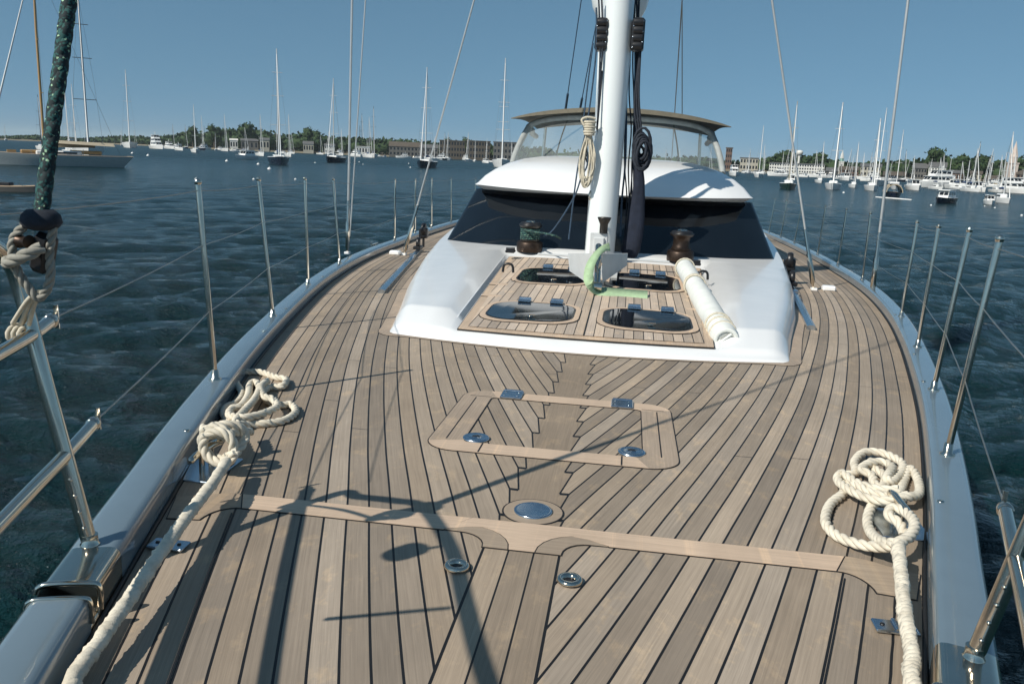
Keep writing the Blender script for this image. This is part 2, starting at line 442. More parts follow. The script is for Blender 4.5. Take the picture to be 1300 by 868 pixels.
def draped(x, y): return zd(y)
def strip(name, poly, mat, dz=.004, parent=yacht, gap=.004):
    "flush board with a thin line of caulk round it"
    c = np.array(poly); n = len(c); A = sum(c[i][0] * c[(i + 1) % n][1] - c[(i + 1) % n][0] * c[i][1] for i in range(n)); sg = 1 if A > 0 else -1
    out = []
    for i in range(n):
        e1 = c[i] - c[i - 1]; e2 = c[(i + 1) % n] - c[i]; e1 = e1 / (np.linalg.norm(e1) + 1e-9); e2 = e2 / (np.linalg.norm(e2) + 1e-9)
        nn = np.array([e1[1] + e2[1], -(e1[0] + e2[0])]) * sg; L = np.linalg.norm(nn)
        k = min(2., 2. / max(L * L, .3)); out.append(tuple(c[i] + nn * k / 1. * gap))
    mb = MB(); mb.prism(out, -.004, dz - .0015, 1, draped); mb.prism(poly, -.003, dz, 0, draped)
    return mb.build(name, [mat, T['caulk']], parent)
def arc(cx, cy, r, a0, a1, n=8): return [(cx + r * math.cos(math.radians(a0 + (a1 - a0) * k / n)), cy + r * math.sin(math.radians(a0 + (a1 - a0) * k / n))) for k in range(n + 1)]
# --- cross board (band) with its T at the centre line
def mir(poly, s): return [(s * x, y) for x, y in poly][::(1 if s > 0 else -1)]
for s in (-1, 1):
    strip('cross_board', mir([(.275, 2.495), (.98, 2.495), (1.03, 2.607), (.20, 2.607)], s), T['board'])
    # curved shoulder board running out to the rail
    o = []; inn = []
    for k in range(9):
        t = k / 8.; o.append((1.035 + .13 * t + .0 * t, 2.607 - .05 * t ** 2)); inn.append((.985 + .085 * math.sin(t * PI / 2), 2.495 - .12 * (1 - math.cos(t * PI / 2))))
    o[-1] = (edge(2.53) - .02, 2.53); o.append((edge(2.36) - .03, 2.36))
    strip('cross_board', mir(o + inn[::-1], s), T['wboard'])
    # curved pieces flanking the T
    strip('cross_board', mir([(.125, 2.40)] + arc(.215, 2.405, .09, 180, 90, 6) + [(.27, 2.495)] + [(.205, 2.53)] + arc(.19, 2.40, .145, 90, 180, 6)[1:] , s), T['wboard'])
strip('cross_board', [(-.197, 2.609), (.197, 2.609), (.272, 2.50)] + [(.20, 2.533)] + arc(.19, 2.40, .149, 90, 180, 6)[1:] + mir(arc(.19, 2.40, .149, 90, 180, 6)[1:], -1) + [(-.20, 2.533), (-.272, 2.50)], T['board'])
# lockers' outer margin planks forward of the band: a raised seam parallel with the rail
for s in (-1, 1):
    mb = MB(); o1 = [off_edge(y, -.225, s) for y in np.arange(.3, 2.42, .08)]; o2 = [off_edge(y, -.230, s) for y in np.arange(.3, 2.42, .08)]
    mb.prism(o1 + o2[::-1], -.002, .0035, 0, draped); mb.build('locker_seam', T['caulk'], yacht)

# --- flush deck hatch
hatch = empty('deck_hatch'); hatch.parent = yacht
def rrect(x0, x1, y0, y1, r, n=6):
    return arc(x1 - r, y0 + r, r, -90, 0, n) + arc(x1 - r, y1 - r, r, 0, 90, n) + arc(x0 + r, y1 - r, r, 90, 180, n) + arc(x0 + r, y0 + r, r, 180, 270, n)
def ringmesh(o, i, z0, z1, mats_fn, mb):
    n = len(o)
    for k in range(n):
        j = (k + 1) % n; a, b, c, d = o[k], o[j], i[j], i[k]
        V = [(a[0], a[1], z1 + zd(a[1])), (b[0], b[1], z1 + zd(b[1])), (c[0], c[1], z1 + zd(c[1])), (d[0], d[1], z1 + zd(d[1])), (a[0], a[1], z0 + zd(a[1])), (b[0], b[1], z0 + zd(b[1])), (c[0], c[1], z0 + zd(c[1])), (d[0], d[1], z0 + zd(d[1]))]
        mb.add(V, [(0, 1, 2, 3), (0, 4, 5, 1), (2, 6, 7, 3)], mats_fn((a[0] + d[0]) / 2, (a[1] + d[1]) / 2))
HX0, HX1, HY0, HY1 = -.545, .545, 3.28, 4.31
O = rrect(HX0, HX1, HY0, HY1, .13, 8); I = rrect(HX0 + .15, HX1 - .15, HY0 + .125, HY1 - .125, .03, 8)
mb = MB()
fn = lambda x, y: 1 if (abs(x) > .40 and HY0 + .14 < y < HY1 - .14) or (x > .33 and y < 3.6) or (x < -.33 and y > 4.0) else 0
# densify sides: O and I have matched counts
ringmesh(O, I, -.004, .0045, fn, mb)
mb.build('hatch_frame', [T['board'], T['wboard_y']], hatch)
mb = MB(); grow = lambda x0, x1, y0, y1, r, g: rrect(x0 - g, x1 + g, y0 - g, y1 + g, max(.01, r + g), 8)
ringmesh(grow(HX0, HX1, HY0, HY1, .13, .005), grow(HX0 + .15, HX1 - .15, HY0 + .125, HY1 - .125, .03, -.005), -.004, .003, lambda x, y: 0, mb)
for s in (-1, 1):   # mid seam in the side boards and mitres
    pl = [(s * .470, 3.43), (s * .476, 3.43), (s * .476, 4.16), (s * .470, 4.16)]; mb.prism(pl, .002, .0052, 0, draped)
    mb.prism([(s * .30, 3.283), (s * .307, 3.283), (s * .307, 3.402), (s * .30, 3.402)], .002, .0052, 0, draped)
    mb.prism([(s * .396, 4.186), (s * .51, 4.186), (s * .51, 4.191), (s * .396, 4.191)], .002, .0052, 0, draped)
mb.build('hatch_caulk', T['caulk'], hatch)
for s in (-1, 1):
    mb = MB(); mb.lathe([(.060, 0), (.060, .006), (.054, .009), (.046, .0075), (.020, .0075), (.016, .010), (0, .010)], (s * .345, 3.465, zd(3.465) + .004), 28); h_ = mb.build('hatch_latch', T['steelb'], hatch)
    mb = MB(); mb.box((s * .345, 3.465, zd(3.465) + .015), (.034, .008, .003)); mb.build('key_slot', T['black'], h_)
    mb = MB(); mb.box((s * .295, 4.25, zd(4.25) + .010), (.115, .135, .012), 0, None, .004)
    mb.tube([(s * .295 - .05, 4.312, zd(4.3) + .014), (s * .295 + .05, 4.312, zd(4.3) + .014)], .009, 10)
    for ax, ay in ((-.035, -.04), (.035, -.04), (-.035, .03), (.035, .03)): mb.lathe([(.007, 0), (.006, .002), (0, .002)], (s * .295 + ax, 4.25 + ay, zd(4.25) + .016), 8)
    mb.build('hinge', T['steelb'], hatch)
# --- round plates and small deck fittings
mb = MB(); mb.lathe([(.068, 0), (.068, .005), (.064, .007), (.058, .006), (0, .006)], (0, 2.715, zd(2.715) + .004), 36); dp = mb.build('deck_plate', T['steelb'], yacht)
mb = MB(); mb.lathe([(.104, 0), (.104, .0035), (.068, .0035)], (0, 2.715, zd(2.7)), 36, 0, None, False); mb.build('plate_surround', T['wboard'], yacht)
mb = MB(); mb.lathe([(.110, 0), (.110, .0025), (.100, .0025)], (0, 2.715, zd(2.7)), 36, 0, None, False); mb.build('plate_seam', T['caulk'], yacht)
for x, y in ((-.175, 2.24), (.165, 2.232)):
    mb = MB(); mb.lathe([(.038, 0), (.038, .006), (.033, .011), (.024, .011), (.018, .006), (.016, .0)], (x, y, .004), 28); o_ = mb.build('deck_socket', T['steel'], yacht)
    mb = MB(); mb.lathe([(.017, 0), (.017, .003), (0, .003)], (x, y, .003), 16); mb.build('socket_plug', T['black'], o_)
for s in (-1, 1):
    mb = MB(); c = (s * 1.06, 2.17, .007); mb.box(c, (.115, .062, .010), 0, None, .003)
    mb.tube([(s * 1.06, 2.142, .013), (s * 1.06, 2.198, .013)], .007, 8)
    for k in (-.035, .035): mb.lathe([(.007, 0), (.006, .003), (0, .003)], (s * 1.06 + k, 2.17, .012), 8, 1)
    mb.build('locker_hinge', [T['steelb'], T['black']], yacht)
    # fold-down cleat in its square well
    cl = empty('mooring_cleat', (0, 0, 0)); cl.parent = yacht
    cx, cyy = s * (1.27 if s < 0 else 1.29), 2.80 if s < 0 else 2.93
    mb = MB(); mb.box((cx, cyy, zd(cyy) + .004), (.17, .26, .010), 0, None, .003); mb.build('cleat_plate', T['steelb'], cl)
    mb = MB(); mb.tube(smooth_path([(cx - .0, cyy - .12, zd(cyy) + .075), (cx, cyy - .07, zd(cyy) + .085), (cx, cyy, zd(cyy) + .085), (cx, cyy + .07, zd(cyy) + .085), (cx, cyy + .12, zd(cyy) + .075)], 4), [.008] + [.014] * 15 + [.008], 10)
    for k in (-.035, .035): mb.tube([(cx, cyy + k, zd(cyy)), (cx, cyy + k, zd(cyy) + .085)], .011, 10)
    mb.build('cleat_horn', T['steel'], cl)
# --- stanchions, lifelines
ST = {-1: [(272, 480, 250, 229), (340, 400, 322, 228), (380, 360, 376, 228), (414, 333, 406, 228), (473, 303, 473, 227), (503, 294, 503, 227), (531, 288, 531, 226), (559, 281, 559, 226), (586, 273, 586, 226), (600, 268, 601, 224)],
      1: [(1190, 574, 1255, 306), (1160, 492, 1204, 293), (1141, 438, 1167, 288), (1123, 400, 1143, 282), (1079, 354, 1089, 271), (1054, 336, 1065, 266), (1030, 322, 1040, 262), (1003, 308, 1013, 257), (976, 300, 984, 254), (962, 294, 970, 252)]}
tops = {-1: [], 1: []}
for s in (-1, 1):
    for k, Y in enumerate(ST[s]):
        q0 = at(Y[0], Y[1], .1); Yb = q0[1]; c = off_edge(Yb, .07, s); base = np.array([c[0], c[1], zd(Yb) + .1]); q1 = atY(Y[2], Y[3], Yb)
        top = base + np.array([max(-.10, min(.10, q1[0] - q0[0])), 0, min(.95, max(.80, q1[2] - base[2]))])
        mb = MB(); mb.tube([base, base + (top - base) * .985, top], [.0135, .0135, .012], 12)
        mb.lathe([(.0135, 0), (.017, .004), (.017, .018), (.010, .028), (0, .030)], top, 12)
        so = mb.build('stanchion', T['steel'], yacht)
        mb = MB(); mb.lathe([(.030, 0), (.030, .006), (.019, .012), (.017, .05), (.0145, .052)], base, 16); mb.build('stanchion_base', T['steel'], so)
        tops[s].append((base, top))
    first = (base * 0)
SD = np.array([.655, .756]); COT = 1 / math.tan(math.radians(42))
# --- bow pulpit: a post each side, rails running forward and a socket end aft
for s in (-1, 1):
    pu = empty('pulpit'); pu.parent = yacht
    b0 = np.array([s * 1.165, 1.955, .1]); t0 = np.array([s * 1.385, 1.98, 1.02])
    if s > 0: b0 = np.array([1.145, 1.90, .1]); t0 = np.array([1.345, 1.93, 1.02])
    hoop = [b0, b0 + (t0 - b0) * .45, b0 + (t0 - b0) * .82, (s * 1.345, 1.88, .95), (s * 1.315, 1.75, 1.10), (s * 1.285, 1.62, 1.215)] + [(s * max(.02, edge(y) + .29 * min(1, (y + .9) / 1.4)), y, 1.25) for y in (1.3, 1., .7, .4, .1, -.2, -.45)] + [(0, -.75, 1.25)]
    mb = MB(); mb.tube(smooth_path(hoop, 5), .0205, 18)
    mb.build('pulpit_post', T['steel'], pu)
    mb = MB(); mb.lathe([(.026, 0), (.026, .003), (.022, .006), (.022, .03)], b0, 24)
    for k in range(5): 
        q = b0 + (t0 - b0) * (.06 + .05 * k); m2 = MB(); m2.lathe([(.006, 0), (.005, .004), (0, .005)], q + np.array([s * -.010, -.018, 0]), 8, 0, rot_to((-.3 * s, -1, 0))); m2.build('rivet', T['steel'], pu)
    mb.build('post_foot', T['steel'], pu)
    for zz, ye in ((.355, 2.19), (.685, 2.10)):
        k = (zz - .1) / .92; on = b0 + (t0 - b0) * k; oo = abs(on[0]) - edge(on[1]); pts = [(s * (edge(ye) + oo), ye, zz + .01), tuple(on)]
        for y in np.arange(1.75, -.5, -.25):
            pts.append((s * max(.02, edge(y) + oo), y, zz - .02 * (2 - y) / 2))
        if zz > .9: pts[0] = tuple(on)
        mb = MB(); mb.tube(smooth_path(pts, 4), .0185, 14); mb.build('pulpit_rail', T['steel'], pu)
        if zz < .9:
            e0 = np.array(pts[0]); d_ = e0 - on; d_ /= np.linalg.norm(d_); mb = MB()
            R_ = rot_to(d_); mb.lathe([(.0165, -.012), (.021, -.01), (.021, .012), (.015, .018), (.012, .034), (.004, .046), (0, .047)], e0, 16, 0, R_)
            for aa in (0, 1): mb.box(e0 + d_ * .05 + np.array([0, 0, .010 * (1 - 2 * aa)]), (.012, .05, .004), 0, R_)
            mb.build('rail_end', T['steel'], pu)
            tops[s].append(('end', e0 + d_ * .05))
    # front hoop closing the pulpit
    for y in (-.2,):
        mb = MB(); mb.tube([(s * (edge(y) + .07), y, .1), (s * (edge(y) + .14), y, 1.24)], .0165, 12); mb.build('pulpit_post', T['steel'], pu)
def on_rail(px, py, z): p = at(px, py); return np.array([p[0] - SD[0] * COT * z, p[1] - SD[1] * COT * z, z])
pl_ = empty('bow_rail_fitting'); pl_.parent = yacht  # unseen strut and fitting, set out from the shadows they throw on deck
mb = MB(); mb.tube([on_rail(410, 787, .69), on_rail(562, 774, 1.25)], .008, 8); mb.build('rail_strut', T['steel'], pl_)
mb = MB(); mb.lathe([(0, -.04), (.04, -.04), (.045, -.02), (.045, .03), (.03, .045), (0, .045)], on_rail(508, 702, 1.12), 18); mb.tube([on_rail(508, 702, 1.12), on_rail(548, 696, 1.25)], .008, 8); mb.build('fitting_housing', T['black'], pl_)
for s in (-1, 1):
    ends = [p for p in tops[s] if isinstance(p[0], str)]; sts = [p for p in tops[s] if not isinstance(p[0], str)]
    for frac, e in ((.97, None), (.70, ends[1][1]), (.36, ends[0][1])):
        if frac == .97:
            start = np.array([s * 1.385, 1.98, 1.0])
        else: start = e
        pts = [start] + [b + (t - b) * frac for b, t in sts]
        P2 = [pts[0]]
        for a, b in zip(pts[:-1], pts[1:]):
            for k in (.25, .5, .75, 1.): q = a + (b - a) * k; q = q - np.array([0, 0, .05 * k * (1 - k) * (np.linalg.norm(b - a)) / 2.5]); P2.append(q)
        mb = MB(); mb.tube(P2, .0024, 6); mb.build('lifeline', T['wire'], yacht)

# --- coachroof: one moulding as a height field
CB = np.array([(5.52, 0.), (5.55, .5), (5.60, .9), (5.68, 1.20), (5.78, 1.36), (5.95, 1.455), (6.5, 1.60), (7.6, 1.84), (9, 2.09), (10.5, 2.30), (12, 2.46), (14, 2.6), (17, 2.7)])
def cb(Y): return float(np.interp(Y, CB[:, 0], CB[:, 1])) if Y > 5.6 else 0
def yfront(x): return 5.50 + .16 * (min(abs(x), 1.45) / 1.2) ** 2
def ctop(x, Y):
    "height of the panel plane above the deck"
    return .065 + .050 * (Y - 5.75) - .028 * (x / 1.4) ** 2
def xp(Y): return .93 + .05 * (Y - 5.8)
mb = MB(); G = []
for Y in list(np.arange(0, 1.0001, .04) ** 1.0 * .7) + list(np.arange(.75, 12, .15)):
    # v = distance aft of the curved front
    t = Y; row = []
    wd = float(np.interp(t, [0, .04, .1, .2, .4, .9, 2.0, 3.4, 4.9, 6.4, 8.4, 12], [1.385, 1.43, 1.445, 1.46, 1.50, 1.60, 1.84, 2.09, 2.30, 2.46, 2.6, 2.7]))
    Yc = 5.6 + t; a = xp(Yc)
    hmax = ctop(0, Yc)
    cols = [0, .4 * a, .8 * a, a, a + .03, a + .05, a + .105]
    w9 = wd - (a + .105); sh = [wd - w9 * q for q in (.7, .42, .30, .20, .12, .06, .025, 0.)]
    cols = cols + sh
    cols = cols[:15]; cols[-1] = wd
    front = min(1., t / .17); fr = front ** .7 if front < 1 else 1.
    full = []
    for x in cols:
        y = yfront(x) + t
        h = ctop(x, y); e = wd - x
        wing = .085 * min(1, max(0, (t - .10)) / .42)
        back = min(1, max(0, y - 9.60) / .22)
        base = h + wing * max(back, float(np.interp(x - a, [0, .03, .05, .105], [0, .45, .45, 1])))
        k = min(1., e / .13); sidef = (1 - (1 - k) ** 1.8)
        z = base * fr * (sidef * .93 + (.07 if e > .005 else 0))
        if e < .005: z = -.01
        if t == 0: z = -.01
        full.append((x, y, zd(y) + z))
    G.append([(-x, y, z) for x, y, z in full[:0:-1]] + full)
mb.grid(G, 0, True)
coach = mb.build('coachroof', T['white'], yacht)
m_ = coach.modifiers.new('s', 'EDGE_SPLIT'); m_.split_angle = math.radians(50)
# teak panel
panel = empty('teak_panel'); panel.parent = yacht
def zp(x, y): return zd(y) + ctop(x, y)
def panel_poly(y1=9.55, inset=0., y0=.2):
    fr = []
    for x in np.linspace(-(xp(5.85) - .01 - inset), xp(5.85) - .01 - inset, 25): fr.append((x, yfront(x) + y0 + inset))
    return fr + [(xp(y1) - .01 - inset, y1), (-(xp(y1) - .01 - inset), y1)]
def panel_grid(name, mat, y0, y1, x_in, dz, parent, skirt=True):
    G = []; 
    for t in np.linspace(0, 1, 24):
        row = []
        for u in np.linspace(-1, 1, 25):
            x0 = u * (xp(5.85) - x_in); ya = yfront(x0) + y0; y = ya + (y1 - ya) * t; x = u * (xp(y) - x_in)
            row.append((x, y, zp(x, y) + dz))
        G.append(row)
    mb = MB(); mb.grid(G); 
    if skirt: mb.grid([[(x, y, z - .05) for x, y, z in G[0]], G[0]])
    return mb.build(name, mat, parent)
panel_grid('panel_edge', T['caulk'], .17, 9.60, .012, .012, panel)
panel_grid('panel_border', T['board_y'], .176, 9.59, .020, .018, panel)
panel_grid('panel_planks', T['panel'], .245, 9.52, .085, .0225, panel, False)
ZP = .024
def pdrape(x, y): return zp(x, y)
for Y in (7.02, 7.62):
    mb = MB(); mb.prism([(-(xp(Y) - .02), Y - .005), (xp(Y) - .02, Y - .005), (xp(Y) - .02, Y + .075), (-(xp(Y) - .02), Y + .075)], .0, .0245, 1, pdrape)
    mb.prism([(-(xp(Y) - .02), Y), (xp(Y) - .02, Y), (xp(Y) - .02, Y + .07), (-(xp(Y) - .02), Y + .07)], .0, .027, 0, pdrape); mb.build('cross_batten', [T['board'], T['caulk']], panel)
mb = MB(); mb.prism([(-.004, 5.75), (.004, 5.75), (.004, 9.5), (-.004, 9.5)], .0, .0285, 0, pdrape); mb.build('centre_seam', T['caulk'], panel)
for s in (-1, 1):
    mb = MB(); mb.prism([(s * .08, 7.62), (s * .086, 7.62), (s * .086, 9.5), (s * .08, 9.5)], 0, .025, 0, pdrape); mb.build('panel_seam', T['caulk'], panel)
def stadium(cx, cy, hx, hy, r, n=6): return rrect(cx - hx, cx + hx, cy - hy, cy + hy, r, n)
for cx in (-.455, .455):
    for cy, hy in ((6.43, .36), (8.25, .46)):
        ww = empty('deck_window'); ww.parent = yacht
        mb = MB(); ov = stadium(cx, cy, .385, hy + .05, .24); mb.prism(stadium(cx, cy, .391, hy + .057, .245), 0, .0275, 1, pdrape); mb.prism(ov, 0, .031, 0, pdrape); mb.build('window_frame', [T['board'], T['caulk']], ww)
        mb = MB(); mb.prism(stadium(cx, cy, .345, hy, .22), .0, .0325, 1, pdrape); mb.prism(stadium(cx, cy, .330, hy - .016, .205), .0, .035, 0, pdrape); mb.build('window_glass', [T['glass'], T['black']], ww)
        for hx in (-.10, .17):
            mb = MB(); q = (cx + hx, cy + hy + .01); mb.box((q[0], q[1], zp(*q) + .045), (.11, .10, .02), 0, None, .005); mb.tube([(q[0] - .05, q[1] + .02, zp(*q) + .058), (q[0] + .05, q[1] + .02, zp(*q) + .058)], .012, 8); mb.build('window_hinge', T['steelb'], ww)
        mb = MB(); q = (cx + .02, cy - hy + .13); mb.lathe([(.022, 0), (.02, .006), (0, .007)], (q[0], q[1], zp(*q) + .04), 14); mb.box((q[0] + .015, q[1], zp(*q) + .05), (.05, .012, .008)); mb.build('window_handle', T['steel'], ww)
# margin board round the coachroof foot
mb = MB(); mb2 = MB(); A = []; B = []; C_ = []; D_ = []
for s in (-1,):
    pts = []
    tt = [12 - .25 * k for k in range(47)] + [.2, .1, .04, 0]
    for t in tt:
        wd = float(np.interp(t, [0, .04, .1, .2, .4, .9, 2.0, 3.4, 4.9, 6.4, 8.4, 12], [1.385, 1.43, 1.445, 1.46, 1.50, 1.60, 1.84, 2.09, 2.30, 2.46, 2.6, 2.7])); pts.append((wd, yfront(wd) + t))
    for x in np.linspace(1.34, 0, 10): pts.append((x, yfront(x)))
pts = pts + [(-x, y) for x, y in pts[::-1]]
pa = np.array(pts); tn = np.gradient(pa, axis=0); tn /= np.linalg.norm(tn, axis=1)[:, None] + 1e-9; nn = np.stack([tn[:, 1], -tn[:, 0]], 1)
if (nn[len(nn) // 2][1] > 0): nn = -nn
for _ in range(3):
    nn[1:-1] = (nn[:-2] + nn[1:-1] + nn[2:]) / 3; nn /= np.linalg.norm(nn, axis=1)[:, None]
wfun = [.075 if abs(p[0]) > 1.2 else .03 for p in pts]
mb.grid([[(p[0] - n[0] * .01, p[1] - n[1] * .01, zd(p[1]) + .004), (p[0] + n[0] * w_, p[1] + n[1] * w_, zd(p[1]) + .004)] for p, n, w_ in zip(pts, nn, wfun)], 0, False, flip=True)
mb.grid([[(p[0] - n[0] * .01, p[1] - n[1] * .01, zd(p[1]) + .0025), (p[0] + n[0] * (w_ + .005), p[1] + n[1] * (w_ + .005), zd(p[1]) + .0025)] for p, n, w_ in zip(pts, nn, wfun)], 1, False, flip=True)
mb.build('margin_board', [T['wboard_y'], T['caulk']], yacht)

# --- wheelhouse
house = empty('wheelhouse'); house.parent = yacht
def outline(w, y0, bow, yside, pw=3., n=17, aft=17.):
    o = [(-w * 1.06, aft), (-w * 1.05, (aft + yside) / 2), (-w * 1.02, yside + .5)]
    for u in np.linspace(-1, 1, n): o.append((w * math.sin(u * PI / 2), y0 + bow * abs(math.sin(u * PI / 2)) ** pw))
    return o + [(-a, b) for a, b in o[2::-1]]
bo = outline(2.12, 9.88, .62, 10.5); to = outline(1.83, 10.72, .55, 11.3)
G = []
for t in np.linspace(0, 1, 7):
    G.append([(a[0] + (b[0] - a[0]) * t, a[1] + (b[1] - a[1]) * t, (lambda y, x: zd(y) + (.33 - .10 * (x / 2.12) ** 2) * (1 - t) + 1.0 * t - .02 * (1 - t))(a[1] + (b[1] - a[1]) * t, a[0])) for a, b in zip(bo, to)])
mb = MB(); mb.grid(G, 0, True); mb.build('windscreen', T['glass'], house)
# white sill round the foot of the glass
mb = MB(); mb.tube([(a[0] * 1.008, a[1] - .02, zd(a[1]) + .30 - .10 * (a[0] / 2.12) ** 2) for a in bo[1:-1]], .03, 8); mb.build('windscreen_sill', T['white'], house)
ro = outline(1.79, 10.38, .55, 11.0, 3.4)
def roofz(u, t): return 1.02 + .50 * (1 - math.exp(-1.15 * t)) * (1 - abs(u) ** 5 * .55)
G = []; N_ = len(ro); cxm = 0
rows = [0, .02, .06, .12, .2, .3, .42, .55, .7, .85, 1.]
cen = [(a * .0, max(b, 10.38) + 0 if b > 14 else 13.5) for a, b in ro]
for r_ in rows:
    row = []
    for (a, b) in ro:
        cy_ = 13.4 if b < 13.4 else b
        x = a * (1 - r_); y = b + (cy_ - b) * r_
        dist = math.hypot(a * r_ if b > 12 else (a * r_) , (cy_ - b) * r_); dist = min(dist, abs(a) * r_ * 1.3 + (cy_ - b) * r_)
        z = 1.02 + .52 * (1 - math.exp(-1.5 * dist)) * 1.0
        z = z + .04 * (a / 1.8) ** 2 * (1 - r_)
        if r_ == 0: z = 1.015 + .045 * (a / 1.8) ** 2
        if r_ == .02: z = 1.045 + .045 * (a / 1.8) ** 2
        row.append((x, y, zd(min(y, 14)) + z))
    G.append(row)
mb = MB(); mb.grid(G, 0, True, flip=False)
mb.grid([[(a * .93, b + .12, zd(min(b, 14)) + .985) for a, b in ro], G[0]], 0, False)
mb.build('wheelhouse_roof', T['white'], house)
mb = MB(); mb.grid([[(a * .955, b + .09, zd(min(b, 14)) + .982) for a, b in ro], [(a[0] * .96, a[1] + .06, zd(a[1]) + .88) for a in to]], 0, False); mb.build('painted_brim_shadow', T['black'], house)  # shade under the brim made as a black sheet
# nonskid patches on the roof
# --- dodger with clear windows
dg = empty('dodger'); dg.parent = yacht
dbo = outline(1.60, 12.45, .45, 13.2, 3., 21, 15.2); dto = outline(1.42, 13.05, .30, 13.6, 3., 21, 15.2)
def dz_top(x): return 2.14 - .07 * (x / 1.42) ** 2 - .12 * (abs(x) / 1.45) ** 8
def dz_bot(x): return 1.49 - .11 * (abs(x) / 1.6) ** 2.5
G = []
for t in np.linspace(0, 1, 9):
    row = []
    for a, b in zip(dbo, dto):
        x = a[0] + (b[0] - a[0]) * (t ** 1.6); y = a[1] + (b[1] - a[1]) * t
        row.append((x, y, zd(y) + dz_bot(a[0]) * (1 - t) + dz_top(b[0]) * t))
    G.append(row)
mb = MB(); mb.grid(G, 0, True); mb.build('dodger_window', T['vinyl'], dg)
mb = MB(); mb.tube([np.array(p) for p in G[-1]], .045, 10); mb.build('dodger_hoop', T['dodgerframe'], dg)
mb = MB(); mb.tube([np.array(p) + np.array([0, 0, .0]) for p in G[0]], .022, 8); mb.build('dodger_foot', T['tan'], dg)
for j in (3 + 1, 3 + 19):      # corner bands
    mb = MB(); mb.tube([np.array(r[j]) for r in G], [.05] * 9, 8); mb.build('dodger_corner', T['dodgerframe'], dg)
for j in (3 + 6, 3 + 14):
    mb = MB(); mb.tube([np.array(r[j]) + np.array([0, .5, -.02]) for r in G], .012, 8); mb.build('dodger_strut', T['steel'], dg)
# hardtop
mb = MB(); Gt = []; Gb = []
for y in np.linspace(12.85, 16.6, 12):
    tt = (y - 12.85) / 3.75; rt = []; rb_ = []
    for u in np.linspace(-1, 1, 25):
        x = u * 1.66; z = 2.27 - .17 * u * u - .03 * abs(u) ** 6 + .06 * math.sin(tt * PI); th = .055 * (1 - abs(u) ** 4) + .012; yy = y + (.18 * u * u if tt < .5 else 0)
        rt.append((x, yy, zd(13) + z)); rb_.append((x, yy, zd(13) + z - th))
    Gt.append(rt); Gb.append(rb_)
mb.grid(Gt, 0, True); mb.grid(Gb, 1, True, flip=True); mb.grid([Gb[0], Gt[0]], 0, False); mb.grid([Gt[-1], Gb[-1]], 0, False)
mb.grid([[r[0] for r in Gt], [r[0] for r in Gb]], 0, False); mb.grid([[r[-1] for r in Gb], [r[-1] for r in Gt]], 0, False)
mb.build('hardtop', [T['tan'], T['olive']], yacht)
for s in (-1, 1):
    mb = MB(); mb.tube([(s * 1.5, 16.2, zd(14) + .9), (s * 1.45, 16.2, zd(13) + 2.08)], .03, 10); mb.build('hardtop_post', T['steel'], yacht)
# --- mast and its fittings
mast = empty('mast'); mast.parent = yacht
mb = MB(); mp = [(-.055, 9.62, .1), (-.05, 9.64, .6), (-.03, 9.72, 3.), (-.02, 10.0, 12.), (-.02, 10.3, 22.), (-.02, 10.6, 30.)]
mb.tube(smooth_path(mp, 5), .172, 28, 0, ecc=1.15); mb.build('mast_tube', T['mast'], mast)
mb = MB(); mb.tube([(-.145, 9.78, .6), (-.20, 9.90, 3.), (-.2, 10.2, 12.)], .045, 12); mb.build('mast_track', T['mast'], mast)
for k in range(2):
    z = 10.5 + 9 * k; mb = MB()
    for s in (-1, 1): mb.tube([(0, 10.0 + .3 * k, z), (s * (3.0 - .6 * k), 10.6 + .3 * k, z + .15)], [.09, .04], 10)
    mb.build('spreader', T['mast'], mast)
mb = MB(); mb.box(atY(760, 310, 9.32), (.20, .06, .26), 0, None, .01); mb.box(atY(760, 311, 9.28), (.12, .05, .17), 0, None, .01); mb.build('mast_plate', T['greyp'], mast)
c = atY(766, 296, 9.30); mb = MB(); mb.lathe([(.045, 0), (.045, .10), (.055, .12), (.075, .165), (.075, .175), (.02, .18), (0, .18)], c, 20); mb.build('mast_bollard', T['darkmetal'], mast)
for px, w_ in ((764, -.205), (810, .185)):
    c = atY(px, 45, 9.62); mb = MB(); mb.box(c, (.14, .20, .33), 0, None, .02)
    for k in range(4): mb.lathe([(.05, -.05), (.055, 0), (.05, .05)], c + np.array([0, -.07, -.12 + .08 * k]), 12, 0, rot_to((1, 0, 0)))
    for k in range(6): mb.lathe([(.009, 0), (.007, .006), (0, .006)], c + np.array([.05 if k % 2 else -.05, -.10, -.14 + .055 * k]), 8, 1, rot_to((0, -1, 0)))
    mb.build('halyard_sheaves', [T['black'], T['steelb']], mast)
c = atY(787, -12, 9.95); mb = MB(); mb.lathe([(0, -.42), (.12, -.40), (.25, -.32), (.31, -.2), (.345, -.05), (.35, .15), (.33, .32), (.22, .5), (0, .58)], c + np.array([.0, .28, .06]), 28); mb.build('radome', T['mast'], mast)
for px, py in ((757, 248), (753, 200), (783, 178)):
    c = atY(px - 4, py, 9.58); mb = MB(); mb.box(c, (.035, .05, .11), 0, None, .008); mb.tube([c + np.array([-.03, -.03, -.05]), c + np.array([-.05, -.05, .0]), c + np.array([-.03, -.03, .05])], .010, 8); mb.build('mast_cleat', T['black'] if py < 240 else T['steel'], mast)
